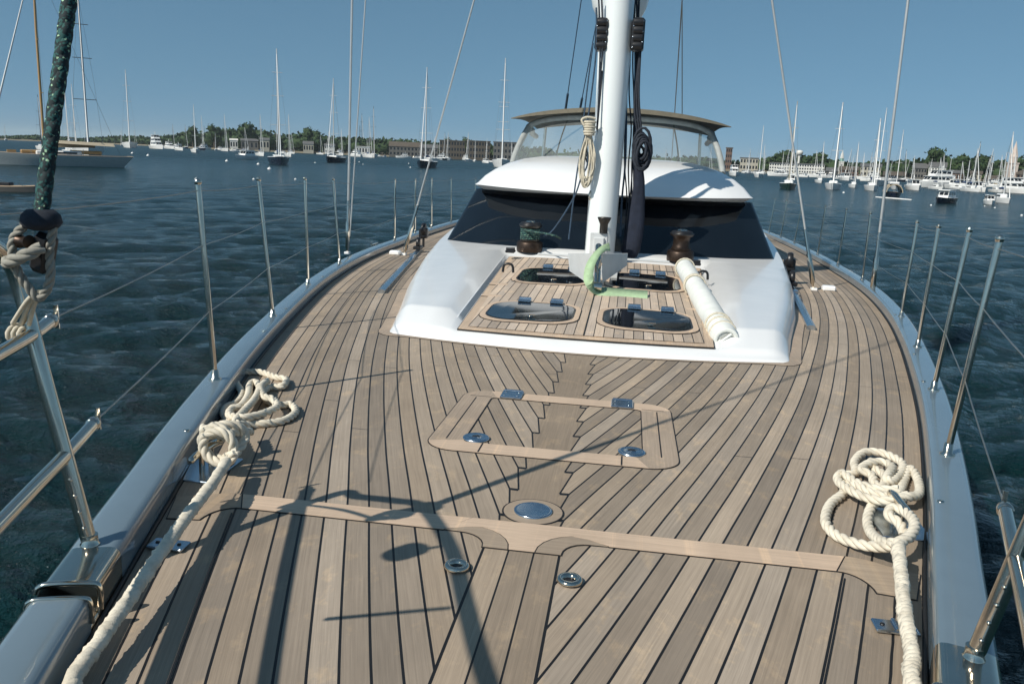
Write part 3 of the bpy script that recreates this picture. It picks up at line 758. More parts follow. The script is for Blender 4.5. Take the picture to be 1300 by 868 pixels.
# standing rigging: continues above the frame up to spreaders and masthead
def wireline(name, a, b, ext, r, mat, rig=True):
    a, b = np.array(a), np.array(b); e = a + (b - a) * ext; mb = MB(); mb.tube([a, e], r, 8); o = mb.build(name, T[mat], yacht); L = np.linalg.norm(b - a); d = (b - a) / L
    if rig:
        mb = MB(); mb.tube([a - d * .02, a + d * .05, a + d * .07, a + d * .42, a + d * .44, a + d * .72, a + d * .74], [.016, .020, .031, .031, .020, .020, .008][:7], 12); mb.build('turnbuckle', T['steel'], o)
        mb = MB(); mb.box(a - d * .01, (.07, .09, .035), 0, None, .006); mb.build('chainplate', T['white'], o)
    return o
wireline('shroud', atY(441, 320, 11.35), atY(447, 0, 11.35), 3.2, .017, 'rod')
wireline('shroud', atY(444, 300, 11.8), atY(464, 0, 11.8), 3.2, .010, 'rod', False)
wireline('lower_shroud', at(513, 322, .02), atY(602, 0, 11.4), 3.1, .012, 'rod')
wireline('shroud', atY(1107, 373, 10.2), atY(1153, 0, 10.2), 3.2, .016, 'rod')
wireline('lower_shroud', at(1033, 366, .02), atY(980, 0, 10.4), 3.1, .013, 'rod')
wireline('backstay', (1.6, 30, -.3), atY(866, 0, 14.), 1., .010, 'wire', False)
for a, b in (((719, 133), (738, 0)), ((737, 133), (757, 30))):
    A_, B_ = atY(a[0] - 2, 146, 14.2), atY(*b, 13.); mb = MB(); mb.tube([A_, A_ + (B_ - A_) * 2.], .008, 6); mb.tube([A_, A_ + (B_ - A_) * .20], .020, 8); mb.build('topping_lift', T['bluerope'], yacht)
mb = MB(); mb.tube([atY(866, 152, 14.5), atY(866, 0, 13.5)], .008, 6); mb.build('backstay', T['wire'], yacht)
# halyards down both sides of the mast
for i, (pts, r, mt) in enumerate([
        ([(757, 10), (757, 60), (752, 110), (744, 165), (733, 216), (722, 304)], .009, 'bluerope'),
        ([(753, 55), (747, 100), (740, 160)], .008, 'bluerope'), ([(741, 160), (746, 205), (738, 225), (728, 252), (703, 291), (690, 300)], .009, 'bluerope'),
        ([(764, 0), (765, 60), (761, 110), (758, 165)], .010, 'blackrope'), ([(760, 0), (762, 50), (760, 135)], .009, 'blackrope')]):
    mb = MB(); mb.tube(smooth_path([atY(a, b, 9.55 - .0006 * b) for a, b in pts], 6), r, 8); mb.build('halyard', T[mt], yacht)
rr = random.Random(3)
for i, (x0, x1) in enumerate(((799, 790), (802, 796), (806, 800), (809, 812), (804, 806), (797, 793), (811, 803), (808, 797))):
    pts = [(x0 + rr.uniform(-1, 1), 0)] + [(x0 + (x1 - x0) * k / 6. + rr.uniform(-2.4, 2.4), 30 + 45 * k) for k in range(1, 7)]
    mb = MB(); mb.tube(smooth_path([atY(a, b, 9.72 + .02 * i) for a, b in pts], 6), .008 if i % 3 else .011, 8); mb.build('halyard', T['blackrope'] if i % 4 else T['bluerope'], yacht)
mb = MB(); mb.tube(smooth_path([atY(*p, 9.55) for p in ((760, 200), (759, 170), (762, 130), (764, 90))], 6), .012, 8); mb.build('halyard', T['blackrope'], yacht)
# --- winches, organisers, eyes on the coachroof
def winch(px, py, Y, rope):
    w_ = empty('winch', tuple(at(px, py, .315))); w_.parent = yacht; c = (0, 0, 0); w_.scale = (.87, .87, .84)
    mb = MB(); mb.lathe([(.175, 0), (.178, .02), (.178, .12), (.165, .14), (.12, .155)], c, 32); mb.build('winch_base', T['bronze'], w_)
    mb = MB(); mb.lathe([(.12, .14), (.135, .16), (.115, .20), (.105, .27), (.115, .33), (.15, .345), (.15, .36)], c, 32); mb.build('winch_drum', T['darkmetal'] if rope else T['bronze'], w_)
    mb = MB(); mb.lathe([(.15, .355), (.158, .365), (.158, .38), (.14, .385), (.14, .40), (.12, .41), (.05, .415), (.045, .43), (0, .432)], c, 32); mb.build('winch_top', T['black'], w_)
    mb = MB(); mb.lathe([(.07, .413), (.06, .43), (.03, .437), (0, .438)], c, 20); mb.build('winch_cap', T['steel'], w_)
    return at(px, py, .315)
c = winch(672, 319, 9.15, True)
mb = MB(); pts = [(c[0] + .108 * math.cos(a), c[1] + .108 * math.sin(a), c[2] + .14 + .021 * a / (2 * PI)) for a in np.arange(0, 6.5 * 2 * PI, .3)]
mb.tube(pts, .0115, 8); e_ = np.array(pts[-1])
pts = [np.array(pts[-1]), e_ + np.array([.05, -.10, -.02]), atY(700, 298, 9.2), atY(712, 303, 9.3)]
mb.tube(smooth_path(pts, 6), .0115, 8)
o = mb.build('winch_line', T['fleck'], None); tag(o, 'green flecked line wrapped round the port winch drum', 'rope'); YT.append(o)
winch(863, 331, 8.95, False)
mb = MB(); c = at(722, 318, .31)
mb.lathe([(.055, 0), (.05, .06), (.035, .10), (.05, .14), (.07, .18), (.05, .22), (0, .24)], c, 18)
for dx in (-.09, .06): mb.tube(smooth_path([c + np.array([dx, -.02, .14]), c + np.array([dx * 1.9, -.03, .2]), c + np.array([dx * 1.6, -.03, .27]), c + np.array([dx * .6, -.02, .25])], 5), .014, 8)
mb.build('line_organiser', T['black'], yacht)
c = at(810, 322, .31); mb = MB(); mb.lathe([(.09, 0), (.09, .10), (.06, .14), (.06, .24), (.10, .26), (.1, .29), (0, .30)], c, 20); mb.build('line_organiser', T['black'], yacht)
for px, py, k in ((648, 320, 0), (645, 343, 1), (883, 336, 0), (892, 352, 1)):
    c = at(px, py, .33 if k == 0 else .30); mb = MB()
    if k == 0: mb.box(c + np.array([0, 0, .01]), (.11, .12, .03), 0, None, .01); mb.tube([c + np.array([-.05, 0, .03]), c + np.array([.05, 0, .035])], .02, 8)
    else: mb.tube(smooth_path([c + np.array([-.05, 0, -.02]), c + np.array([-.04, 0, .045]), c + np.array([0, 0, .062]), c + np.array([.04, 0, .045]), c + np.array([.05, 0, -.02])], 5), .012, 8)
    mb.build('deck_eye', T['black'], yacht)
a, b = atY(690, 326, 8.95), atY(853, 330, 8.95); mb = MB()
for x0, x1 in ((-.70, -.2), (.2, .72)): mb.box(((x0 + x1) / 2, 8.97, (a[2] + b[2]) / 2 + .0), (x1 - x0, .05, .02), 0, None, .005)
mb.build('line_channel', T['greyp'], yacht)
# jib tracks with cars and blocks
for s in (-1, 1):
    tr = empty('sheet_track'); tr.parent = yacht
    if s < 0: a, b = at(484, 370, .02), at(533, 316, .02)
    else: a, b = at(1030, 416, .02), at(1003, 362, .02)
    mb = MB(); d = (b - a) / np.linalg.norm(b - a); n_ = np.array([-d[1], d[0], 0])
    V = []
    for p in (a, b):
        for u, h in ((-.035, -.02), (-.035, .012), (-.012, .022), (.012, .022), (.035, .012), (.035, -.02)): V.append(p + n_ * u + np.array([0, 0, h]))
    mb.add(V, [(0, 1, 7, 6), (1, 2, 8, 7), (2, 3, 9, 8), (3, 4, 10, 9), (4, 5, 11, 10), (5, 4, 3, 2, 1, 0), (6, 7, 8, 9, 10, 11)]); mb.build('track_rail', T['steelb'], tr)
    mb = MB(); Rb = rot_to(n_)
    q = a + (b - a) * .93; mb.box(q + np.array([0, 0, .05]), (.11, .2, .05), 0, None, .01); mb.lathe([(.07, -.03), (.085, -.02), (.085, .02), (.07, .03)], q + np.array([0, 0, .12]), 16, 0, Rb); mb.build('track_car', T['black'], tr)
    mb = MB(); q = a + (b - a) * 1.0 + np.array([0.02 * s, .3, 0]); mb.box(q + np.array([0, 0, .22]), (.14, .10, .16), 0, None, .02); mb.lathe([(.09, -.035), (.10, -.02), (.10, .02), (.09, .035)], q + np.array([-.0, 0, .28]), 16, 0, Rb); mb.tube([q + np.array([0, 0, 0]), q + np.array([0, 0, .2])], .02, 8); mb.build('turning_block', T['black'], tr)
    mb = MB(); q = a + (b - a) * .72; mb.box(q + np.array([0, 0, .03]), (.07, .10, .03), 0, None, .006); mb.build('track_stop', T['steelb'], tr)
    for px, py in (((182 / 4.34 + 460, 200 + 525 / 4.34),) if s < 0 else ((1052, 366),)):
        c = at(px, py, .03); mb = MB(); mb.box(c, (.16, .12, .07), 0, None, .02); mb.build('chock', T['white'], tr)
for px, py in ((475, 318), (546, 290)):
    c = at(px, py, 0); mb = MB(); mb.box(c + np.array([0, 0, .01]), (.10, .22, .02), 0, None, .006)
    for k in (-.05, .05): mb.tube([c + np.array([0, k, 0]), c + np.array([0, k, .10])], .014, 8)
    mb.tube([c + np.array([0, -.14, .10]), c + np.array([0, .14, .10])], .017, 10); mb.build('side_cleat', T['steel'], yacht)
# --- vee deflector at the mast foot, with pin and green strap
vd = empty('mast_foot_bracket'); vd.parent = yacht
N0 = atY(757, 364, 7.95); 
for s, pts in ((-1, [(721, 322), (755, 322), (751, 340), (748, 361), (723, 344)]), (1, [(765, 322), (797, 322), (796, 337), (765, 359), (764, 345)])):
    Pn = []
    for px, py in pts:
        k = min(1., abs(px - 757) / 38.); Pn.append(atY(px, py, 7.55 + .75 * k))
    th = np.array([0, .035, 0]); n = len(Pn); V = Pn + [p + th for p in Pn]
    fs = [tuple(range(n)), tuple(range(2 * n - 1, n - 1, -1))] + [(i, i + n, (i + 1) % n + n, (i + 1) % n) for i in range(n)]
    mb = MB(); mb.add(V, fs); mb.build('vee_plate', T['greyp'], vd)
mb = MB(); mb.tube([atY(758, 363, 7.5), atY(760, 312, 8.0)], .030, 12); mb.tube([atY(751, 363, 7.42), atY(764, 365, 7.42)], .042, 16); mb.build('tack_pin', T['steel'], vd)
mb = MB(); p = [(-.18, 8.3), (-.18, 8.9), (.18, 8.9), (.18, 8.3)]; mb.prism(p, .02, .06, 0, lambda x, y: zp(x, y)); mb.build('bracket_base', T['greyp'], vd)
def ribbon(path, wv, th, mat, name, parent):
    mb = MB(); G = []
    for p, w_ in zip(path, wv):
        p = np.array(p); w_ = np.array(w_); n_ = np.cross(w_, np.array([0, -.5, .85])); 
        G.append([p - w_, p + w_, p + w_ + np.array([0, 0, th]), p - w_ + np.array([0, 0, th])])
    mb.grid(G, 0, True, closed=True); return mb.build(name, mat, parent)
pth = [atY(774, 314, 7.8), atY(766, 316, 7.65), atY(757, 324, 7.5), atY(750, 336, 7.4), atY(747, 350, 7.32), atY(749, 362, 7.28), at(757, 369, .20), at(770, 371, .19), at(795, 373, .185), at(822, 375, .185)]
pth = smooth_path(pth, 4); wv = []
for i, p in enumerate(pth):
    t = i / (len(pth) - 1.); q_ = min(1., max(0., (t - .50) / .14)); p_ = max(0., 1 - t / .28); wv.append(.78 * np.array([.055 * (1 - q_) * (1 - p_ * .8), .10 * q_, .035 * q_ + .012 * (1 - q_) * (1 - p_) - .048 * p_]))
o = ribbon(pth, wv, .006, T['greenweb'], 'webbing_strap', None); tag(o, 'pale green webbing strap looped over the bracket at the mast foot', 'strap'); YT.append(o)

# --- things lying or hanging about the yacht
# rolled canvas pole
A_ = atY(868, 338, 8.85) + np.array([0, 0, .0]); B_ = atY(922, 432, 5.98)
pole = empty('rolled_awning', tuple(B_)); tag(pole, 'white canvas roll lashed with cords, lying along the starboard side of the teak panel', 'canvas roll'); YT.append(pole)
d = (B_ - A_); mb = MB(); PT = [A_ + d * t for t in (0, .005, .03, .2, .33, .34, .5, .7, .85, .97, 1.)]
mb.tube([p - B_ for p in PT], [.065, .082, .088, .092, .088, .088, .096, .096, .093, .10, .09], 26); mb.build('canvas_roll', T['chafe'], pole)
for k in (.04, .33, .345, .86, .90, .95):
    q = A_ + d * k - B_; t = d / np.linalg.norm(d); a = np.cross(t, [0, 0, 1.]); a /= np.linalg.norm(a); b = np.cross(t, a)
    mb = MB(); mb.tube([q + (a * math.cos(x) + b * math.sin(x)) * .100 + t * .02 * math.sin(x) for x in np.arange(0, 2 * PI, .35)], .008, 6, closed=True); mb.build('lashing', T['beige'], pole)
mb = MB(); t = d / np.linalg.norm(d); mb.lathe([(.09, 0), (.07, .012), (.05, -.03), (0, -.04)], (0, 0, 0), 20, 0, rot_to(t)); mb.tube([t * .01 + np.array([.03, 0, .05]), t * .03 + np.array([-.04, 0, 0]), t * .02 + np.array([.0, 0, -.06])], .010, 8); mb.build('roll_end', T['chafe'], pole)

def wire_pts(z, pts, ox, oy, sc):
    out = []
    for k, p in enumerate(pts): out.append(at(ox + p[0] / sc, oy + p[1] / sc, p[2]))
    return out
def make_rope(name, paths, r, label, mats='rope', cat='rope', fuzz=0., pitch=None):
    mb = MB()
    for p in paths: rope_mesh(mb, smooth_path(p, 6), r, pitch, max(.006, r * .45), fuzz=fuzz, off_=.30 if fuzz else .5)
    for p in paths:                                  # loose fibres standing off the lay
        q = resample(smooth_path(p, 6), .0022 if fuzz else .006)
        for c_ in q:
            u = RNG.normal(0, 1, 3); u /= np.linalg.norm(u); w_ = np.cross(u, RNG.normal(0, 1, 3)); w_ /= np.linalg.norm(w_); l_ = r * RNG.uniform(.06, .28 if fuzz else .16); a_ = c_ + u * r * .93; k_ = w_ * .0005
            mb.add([a_ - k_, a_ + k_, a_ + u * l_ + np.cross(w_, u) * l_ * 1.4], [(0, 1, 2)])
    allv = np.array(mb.v); base = (float(allv[:, 0].mean()), float(allv[:, 1].mean()), float(allv[:, 2].min()))
    o = mb.build(name, T[mats], None, base); tag(o, label, cat); YT.append(o); return o
h = .018
L1 = wire_pts(0, [(205, 385, .10), (225, 350, .06), (238, 320, h), (214, 285, h), (226, 255, h), (268, 238, h), (292, 200, h), (268, 155, h), (255, 122, h), (300, 108, h), (370, 108, h), (438, 130, h), (478, 138, h), (465, 165, .03), (410, 172, h), (380, 195, .03), (400, 228, h), (452, 248, h), (500, 245, h), (518, 278, h), (470, 312, h), (392, 325, h), (325, 330, h), (262, 322, .05), (300, 272, .055), (345, 222, .055), (366, 175, .05), (350, 150, h), (325, 160, h), (318, 205, .05), (288, 250, .05), (250, 262, .05), (238, 290, .05), (290, 300, .055), (350, 292, .05), (410, 272, .05), (442, 250, .05), (420, 222, .05), (385, 210, .055), (372, 170, .055), (400, 145, .05)], 220, 440, 3.34)
c0 = at(275, 566, .10)
K1 = [c0 + np.array([.062 * math.cos(a) + .004 * a, -.018 * a / 3, .058 * math.sin(a) + .02]) for a in np.arange(0, 4.1 * PI, .5)]
make_rope('mooring_rope_coil', [L1 + [], [at(262, 545, .13), at(275, 540, .15), at(300, 540, .14), at(312, 553, .09), at(300, 575, .04), at(285, 585, .03)], [at(258, 543, .12), at(268, 552, .13), at(300, 548, .11), at(318, 548, .05)]] + [K1], .0165, 'untidy coil of off white laid rope on the port cleat, left side of the foredeck', cat='rope coil')
k = 2.65
L2 = wire_pts(0, [(455, 235, .06), (400, 250, .05), (345, 262, .03), (322, 310, h), (330, 355, h), (365, 388, .06), (415, 395, .09), (465, 370, .09), (480, 330, .09), (455, 295, .08), (410, 275, .07), (392, 300, .06), (430, 330, .05), (445, 365, .04)], 980, 540, k)
L3 = wire_pts(0, [(420, 400, .10), (370, 408, .06), (290, 398, .03), (215, 368, h), (180, 322, h), (196, 265, h), (240, 228, h), (245, 195, h), (285, 200, .05), (330, 225, .05), (400, 240, .06), (460, 240, .06), (495, 228, .04), (490, 180, .03), (465, 145, .03), (448, 180, h), (430, 225, .03), (420, 250, .05)], 980, 540, k)
L4 = wire_pts(0, [(425, 215, .07), (360, 215, .06), (290, 195, .055), (235, 160, .05), (222, 185, .035), (260, 215, .045), (320, 243, .05), (390, 252, .07), (440, 240, .085)], 980, 540, k)
L5 = wire_pts(0, [(235, 165, h), (280, 160, h), (278, 120, h), (310, 90, .03), (360, 90, .03), (405, 105, .03), (440, 130, .03), (430, 165, .03), (400, 190, .04), (385, 175, .055), (405, 140, .055), (370, 122, .05), (320, 130, .05), (300, 150, .045), (335, 165, .04), (345, 195, .03), (372, 205, .03), (380, 170, .03), (345, 145, .03), (330, 120, h)], 980, 540, k)
make_rope('mooring_rope_coil', [L2, L3, L4, L5], .0165, 'looped coil of off white laid rope on the starboard cleat, right side of the foredeck', cat='rope coil')
P1 = [at(288, 585, .09), at(270, 613, .10), at(245, 645, .10), at(205, 700, .085), at(150, 780, .07), at(98, 852, .06), at(60, 905, .06), (-.93, .9, .06), (-.80, .4, .10)]
make_rope('mooring_line', [P1], .018, 'fuzzy off white mooring line running forward from the port coil to the near left corner', fuzz=.0014, pitch=.05)
P2 = [at(1140, 690, .11), at(1143, 720, .10), at(1149, 780, .09), at(1158, 830, .075), at(1164, 880, .07), (1.02, 1.4, .07), (.80, .7, .10)]
make_rope('mooring_line', [P2], .0185, 'thick off white mooring line running forward from the starboard coil, bottom right', fuzz=.0014, pitch=.05)
# green flecked line with its block at the port pulpit
g0 = atY(52, 276, 1.80); g1 = atY(88, 0, 1.95); d = (g1 - g0)
mb = MB(); path = [g0 + d * t for t in np.linspace(0, 1.0, 40)] + [g0 + d * t for t in (3, 8, 16)]
rope_mesh(mb, path[:40], .0165, .12, .012, off_=.2); mb.tube(path[39:], [.0165] + [.009] * (len(path) - 40), 8)
o = mb.build('halyard_line', T['fleck'], None, tuple(g0)); tag(o, 'thick green flecked black line slanting up from the block at top left', 'rope'); YT.append(o)
blk = empty('rigging_block', tuple(g0 + np.array([0, 0, -.2]))); bb = np.array(blk.location); tag(blk, 'weathered block lashed to the port pulpit rail below the green flecked line', 'block'); YT.append(blk)
mb = MB(); mb.lathe([(.0, .02), (.03, .018), (.042, .006), (.046, -.012), (.037, -.024), (.02, -.03), (0, -.03)], g0 - bb, 40); mb.build('collar', T['blackrope'], blk)
c = atY(46, 318, 1.80) - bb; mb = MB(); mb.box(c + np.array([.012, .01, -.005]), (.05, .045, .10), 0, Matrix.Rotation(.25, 3, 'Y'), .012); mb.build('block_cheek', T['black'], blk)
mb = MB(); mb.lathe([(.017, -.016), (.013, -.006), (.013, .006), (.017, .016)], c + np.array([-.012, -.02, .022]), 18, 0, rot_to((1, -.3, 0))); mb.build('sheave', T['bronze'], blk)
mb = MB()
rope_mesh(mb, smooth_path([g0 - bb + np.array([-.03, -.02, -.02]), c + np.array([-.045, -.02, .02]), c + np.array([-.042, -.02, -.04]), c + np.array([-.02, -.01, -.09]), c + np.array([0, 0, -.115]), c + np.array([.03, 0, -.07]), c + np.array([.035, 0, 0]), g0 - bb + np.array([.03, 0, -.02])], 6), .010)
rope_mesh(mb, smooth_path([c + np.array([-.055, -.03, -.028]), c + np.array([-.03, -.05, -.022]), c + np.array([.01, -.045, -.005]), c + np.array([.03, -.02, .01])], 6), .014)
mb.build('strop', T['oldrope'], blk)
mb = MB(); kn = atY(31, 424, 1.97)
for dx in (-.012, 0, .012):
    mb.tube(smooth_path([c + np.array([dx * .5, 0, -.10]), (c + kn - bb) / 2 + np.array([dx, 0, -.02]), kn - bb + np.array([dx * 2, -.01, .03])], 6), .006, 7)
for k_ in range(3): mb.tube([kn - bb + np.array([-.02 + .016 * k_ + .012 * math.sin(a), .024 * math.sin(a), .024 * math.cos(a)]) for a in np.arange(0, 2 * PI, .5)], .006, 6, closed=True)
mb.build('lashing', T['beige'], blk)
# beige coil hanging on the mast, dark rope bunch and dark bag on the other side
hc = atY(747, 186, 9.42); mb = MB(); r2 = random.Random(5)
for i in range(12):
    w_ = r2.uniform(.03, .085); h_ = r2.uniform(.24, .30); ox = r2.uniform(-.02, .02); top = .15
    mb.tube(smooth_path([hc + np.array([ox + w_ * math.sin(a) * (1 - .75 * (math.cos(a) > 0) * math.cos(a)), r2.uniform(-.02, .02), top - h_ + h_ * math.cos(a)]) for a in np.arange(0, 2 * PI, .5)], 2, True), .0085, 6, closed=True)
for i in range(6):
    zz = .13 + .026 * i; mb.tube([hc + np.array([(.05 + .008 * (i % 2)) * math.cos(a), .05 * math.sin(a), zz]) for a in np.arange(0, 2 * PI, .5)], .014, 6, closed=True)
mb.tube(smooth_path([hc + np.array([-.06, -.02, .22]), hc + np.array([-.09, -.02, .28]), hc + np.array([-.03, -.02, .31]), hc + np.array([.06, 0, .30])], 5), .013, 6)
o = mb.build('hanging_rope_coil', T['beige'], None, tuple(hc)); tag(o, 'beige rope coil hanging on the port side of the white mast', 'rope coil'); YT.append(o)
hc = atY(815, 192, 9.55); mb = MB()
for i in range(16):
    rad = r2.uniform(.06, .13); ph = r2.uniform(0, 6); cc = hc + np.array([r2.uniform(-.03, .03), r2.uniform(-.05, .05), r2.uniform(-.06, .06)])
    mb.tube([cc + np.array([rad * math.cos(a) * .75, .04 * math.sin(a + ph), rad * math.sin(a) * 1.5]) for a in np.arange(0, 2 * PI, .45)], .016, 6, closed=True)
for i in range(3):
    mb.tube(smooth_path([hc + np.array([-.05 + .02 * i, 0, .15]), hc + np.array([-.12 + .02 * i, .02, .5 + .04 * i]), hc + np.array([-.10, .05, 1.1])], 5), .012, 6)
o = mb.build('hanging_rope_coil', T['blackrope'], None, tuple(hc)); tag(o, 'dark navy rope bunch hanging on the starboard side of the white mast', 'rope coil'); YT.append(o)
G = []; secs = [(206, 806, 816), (230, 804, 818), (250, 802, 818), (275, 798, 818), (300, 793, 816), (318, 789, 813), (326, 791, 808)]
for j, (py, xa, xb) in enumerate(secs):
    l, r_ = atY(xa, py, 9.75), atY(xb, py, 9.75); cc = (l + r_) / 2; hw = (r_[0] - l[0]) / 2
    G.append([cc + np.array([hw * math.cos(a) * (1 + .10 * math.sin(5 * a + j)), hw * .6 * math.sin(a) * (1 + .12 * math.cos(4 * a + j)), 0]) for a in np.linspace(0, 2 * PI, 25)[:-1]])
mb = MB(); mb.grid(G, 0, True, closed=True); mb.add(G[0], [tuple(range(24))]); mb.add(G[-1], [tuple(range(24))])
cb_ = atY(812, 326, 9.75); o = mb.build('rope_bag', T['navy'], None, tuple(cb_)); tag(o, 'dark navy canvas bag hanging behind the mast against the windscreen', 'bag'); YT.append(o)
for o in YT: o.matrix_world = M @ Matrix.Translation(o.location)

# ------------------------------------------------------------------ water
def water():
    r = [1.6]
    while r[-1] < 9000: r.append(r[-1] * (1.0105 if r[-1] < 400 else 1.03))
    r = np.array(r); th = np.radians(np.concatenate([np.arange(-60, 50, .22), np.arange(50, 300, 3.)]))
    Rg, Tg = np.meshgrid(r, th, indexing='ij'); Xw = Rg * np.sin(Tg) + CAM[0]; Yw = Rg * np.cos(Tg)
    Z = np.zeros_like(Xw); sp = np.maximum(Rg * .0105, Rg * math.radians(.22))
    for k in range(46):
        lam = .40 * (10. ** (k / 45.)) ; a = 2.2 + RNG.normal(0, .55); amp = lam * (.0125 if lam < 1.8 else .0065) * RNG.uniform(.6, 1.2); kx, ky = math.cos(a) * 2 * PI / lam, math.sin(a) * 2 * PI / lam
        ph = kx * Xw + ky * Yw + RNG.uniform(0, 6.3); fade = np.clip(1.6 - 4.5 * sp / lam, 0, 1)
        s = np.sin(ph); Z += amp * fade * (s + .35 * np.cos(2 * ph))
    nr, nc = Xw.shape; V = np.stack([Xw, Yw, Z], -1).reshape(-1, 3)
    ii, jj = np.meshgrid(np.arange(nr - 1), np.arange(nc), indexing='ij'); a = ii * nc + jj; b = ii * nc + (jj + 1) % nc
    Fq = np.stack([a, b, b + nc, a + nc], -1).reshape(-1, 4)[:, ::-1]
    me = bpy.data.meshes.new('water'); me.vertices.add(len(V)); me.vertices.foreach_set('co', V.ravel())
    me.loops.add(Fq.size); me.loops.foreach_set('vertex_index', Fq.ravel().astype(np.int32)); me.polygons.add(len(Fq)); me.polygons.foreach_set('loop_start', np.arange(0, Fq.size, 4, dtype=np.int32)); me.polygons.foreach_set('loop_total', np.full(len(Fq), 4, dtype=np.int32))
    me.polygons.foreach_set('use_smooth', np.ones(len(Fq), bool)); me.update(); me.validate()
    me.materials.append(T['water']); o = bpy.data.objects.new('water', me); col.objects.link(o); o.location = (0, 0, WATER); o['kind'] = 'structure'
water()
# ------------------------------------------------------------------ far shore, boats, buildings
T['bwhite'] = plain('white boat paint', (.78, .78, .76), .3, var=.05, scale=.5)
T['bnavy'] = plain('navy boat paint', (.008, .012, .025), .25, var=.2, scale=.5)
T['bgreen'] = plain('dark green boat paint', (.01, .03, .02), .3, var=.2, scale=.5)
T['bred'] = plain('red boat paint', (.30, .03, .02), .35, var=.1)
T['bcream'] = plain('cream paint', (.42, .39, .32), .5, var=.08, scale=.4)
T['shadehull'] = plain('white hull greyed as shade', (.40, .43, .42), .4)  # white hull coloured greyer to carry the shade on its side
T['boot'] = plain('dark antifouling', (.02, .015, .015), .6)
T['varn'] = plain('varnished spruce', (.42, .26, .11), .35, var=.12)
T['bteak'] = plain('pale teak deck', (.40, .30, .2), .7, var=.15, scale=2.)
T['alu'] = plain('pale aluminium spar', (.62, .63, .62), .4, .2, var=.08)
T['dkspar'] = plain('dark spar', (.06, .065, .07), .5)
T['bwin'] = plain('dark boat window', (.01, .013, .018), .08)
T['cover'] = plain('blue sail cover', (.03, .06, .14), .85); T['covert'] = plain('tan sail cover', (.42, .36, .26), .85); T['coverg'] = plain('green sail cover', (.02, .06, .045), .85)
T['rubber'] = plain('black rubber tube', (.02, .02, .022), .5)
T['brick'] = plain('brown brick', (.085, .07, .052), .85, var=.15, scale=.4); T['shingle'] = plain('grey shingle', (.12, .115, .105), .85, var=.15, scale=.5)
T['wallw'] = plain('white clapboard', (.70, .69, .64), .7, var=.06, scale=.3); T['roofg'] = plain('grey roof', (.12, .12, .12), .85, var=.15, scale=.5); T['roofb'] = plain('brown roof', (.10, .08, .06), .85, var=.15, scale=.5)
T['redb'] = plain('red brick', (.15, .095, .07), .85, var=.12, scale=.4); T['copper'] = plain('green copper', (.22, .42, .34), .6)
T['stone'] = plain('pale stone with pink cast', (.56, .47, .41), .8, var=.15, scale=.3)
T['earth'] = plain('shore bank', (.16, .14, .10), .95, var=.3, scale=.02)
T['trunk'] = plain('bark', (.08, .06, .04), .9)
def mat_leaf():
    m, nt, b = new_mat('foliage'); x, y, z = xyz(nt); g = nt.nodes.new('ShaderNodeNewGeometry')
    n1 = noise(nt, vec(nt, x * .12, y * .12, z * .3), 1., 4); n2 = noise(nt, vec(nt, x * 1.2, y * 1.2, z * 1.2), 1., 3)
    c = mixc(nt, ((n1 - .4) * 4.).max(0.).min(1.), (.030, .055, .022), (.070, .095, .030)); c = mixc(nt, n2, c, (.035, .07, .03))
    nt.links.new(c, b.inputs['Base Color']); b.inputs['Roughness'].default_value = .8; b.inputs['Specular IOR Level'].default_value = .2; return m
T['leaf'] = mat_leaf()
SHD = [(-700, 1500), (-400, 1300), (0, 1200), (170, 1100), (240, 850), (330, 760), (420, 720), (560, 700), (650, 680), (800, 650), (930, 600), (1000, 520), (1100, 470), (1300, 430), (1700, 400), (2400, 380)]
TOP = [(-700, 146), (-400, 157), (0, 173), (60, 172), (100, 176), (160, 173), (200, 175), (225, 172), (245, 166), (262, 175), (270, 165), (300, 164), (330, 166), (360, 172), (380, 170), (391, 167), (405, 172), (440, 175), (494, 176), (520, 178), (550, 180), (620, 183), (660, 186), (900, 200), (925, 205), (960, 205), (975, 200), (990, 197), (1010, 196), (1040, 199), (1050, 203), (1075, 206), (1110, 204), (1165, 202), (1190, 197), (1205, 203), (1240, 205), (1300, 208), (1700, 224), (2400, 252)]
def shd(px): return float(np.interp(px, *zip(*SHD)))
def hzn(px): return 200 + .04 * (px - 650)
def hgt(px, D, y): return max(.5, (hzn(px) - y) / F * D + 3.4)
def toph(px): D = shd(px); return hgt(px, D, float(np.interp(px, *zip(*TOP))))
mb = MB(); G = []
for px in np.arange(-700, 2401, 25):
    D = shd(px); h = toph(px); G.append([bear(px, D, -.5), bear(px, D + 1, 1.0), bear(px, D + 40, 1.6), bear(px, D + 120, max(2, h * .45)), bear(px, D + 600, max(3, h * .5)), bear(px, D + 1500, 2)])
mb.grid(G, 0, True); o = mb.build('shore_land', T['earth']); o['kind'] = 'structure'
rt = random.Random(11)
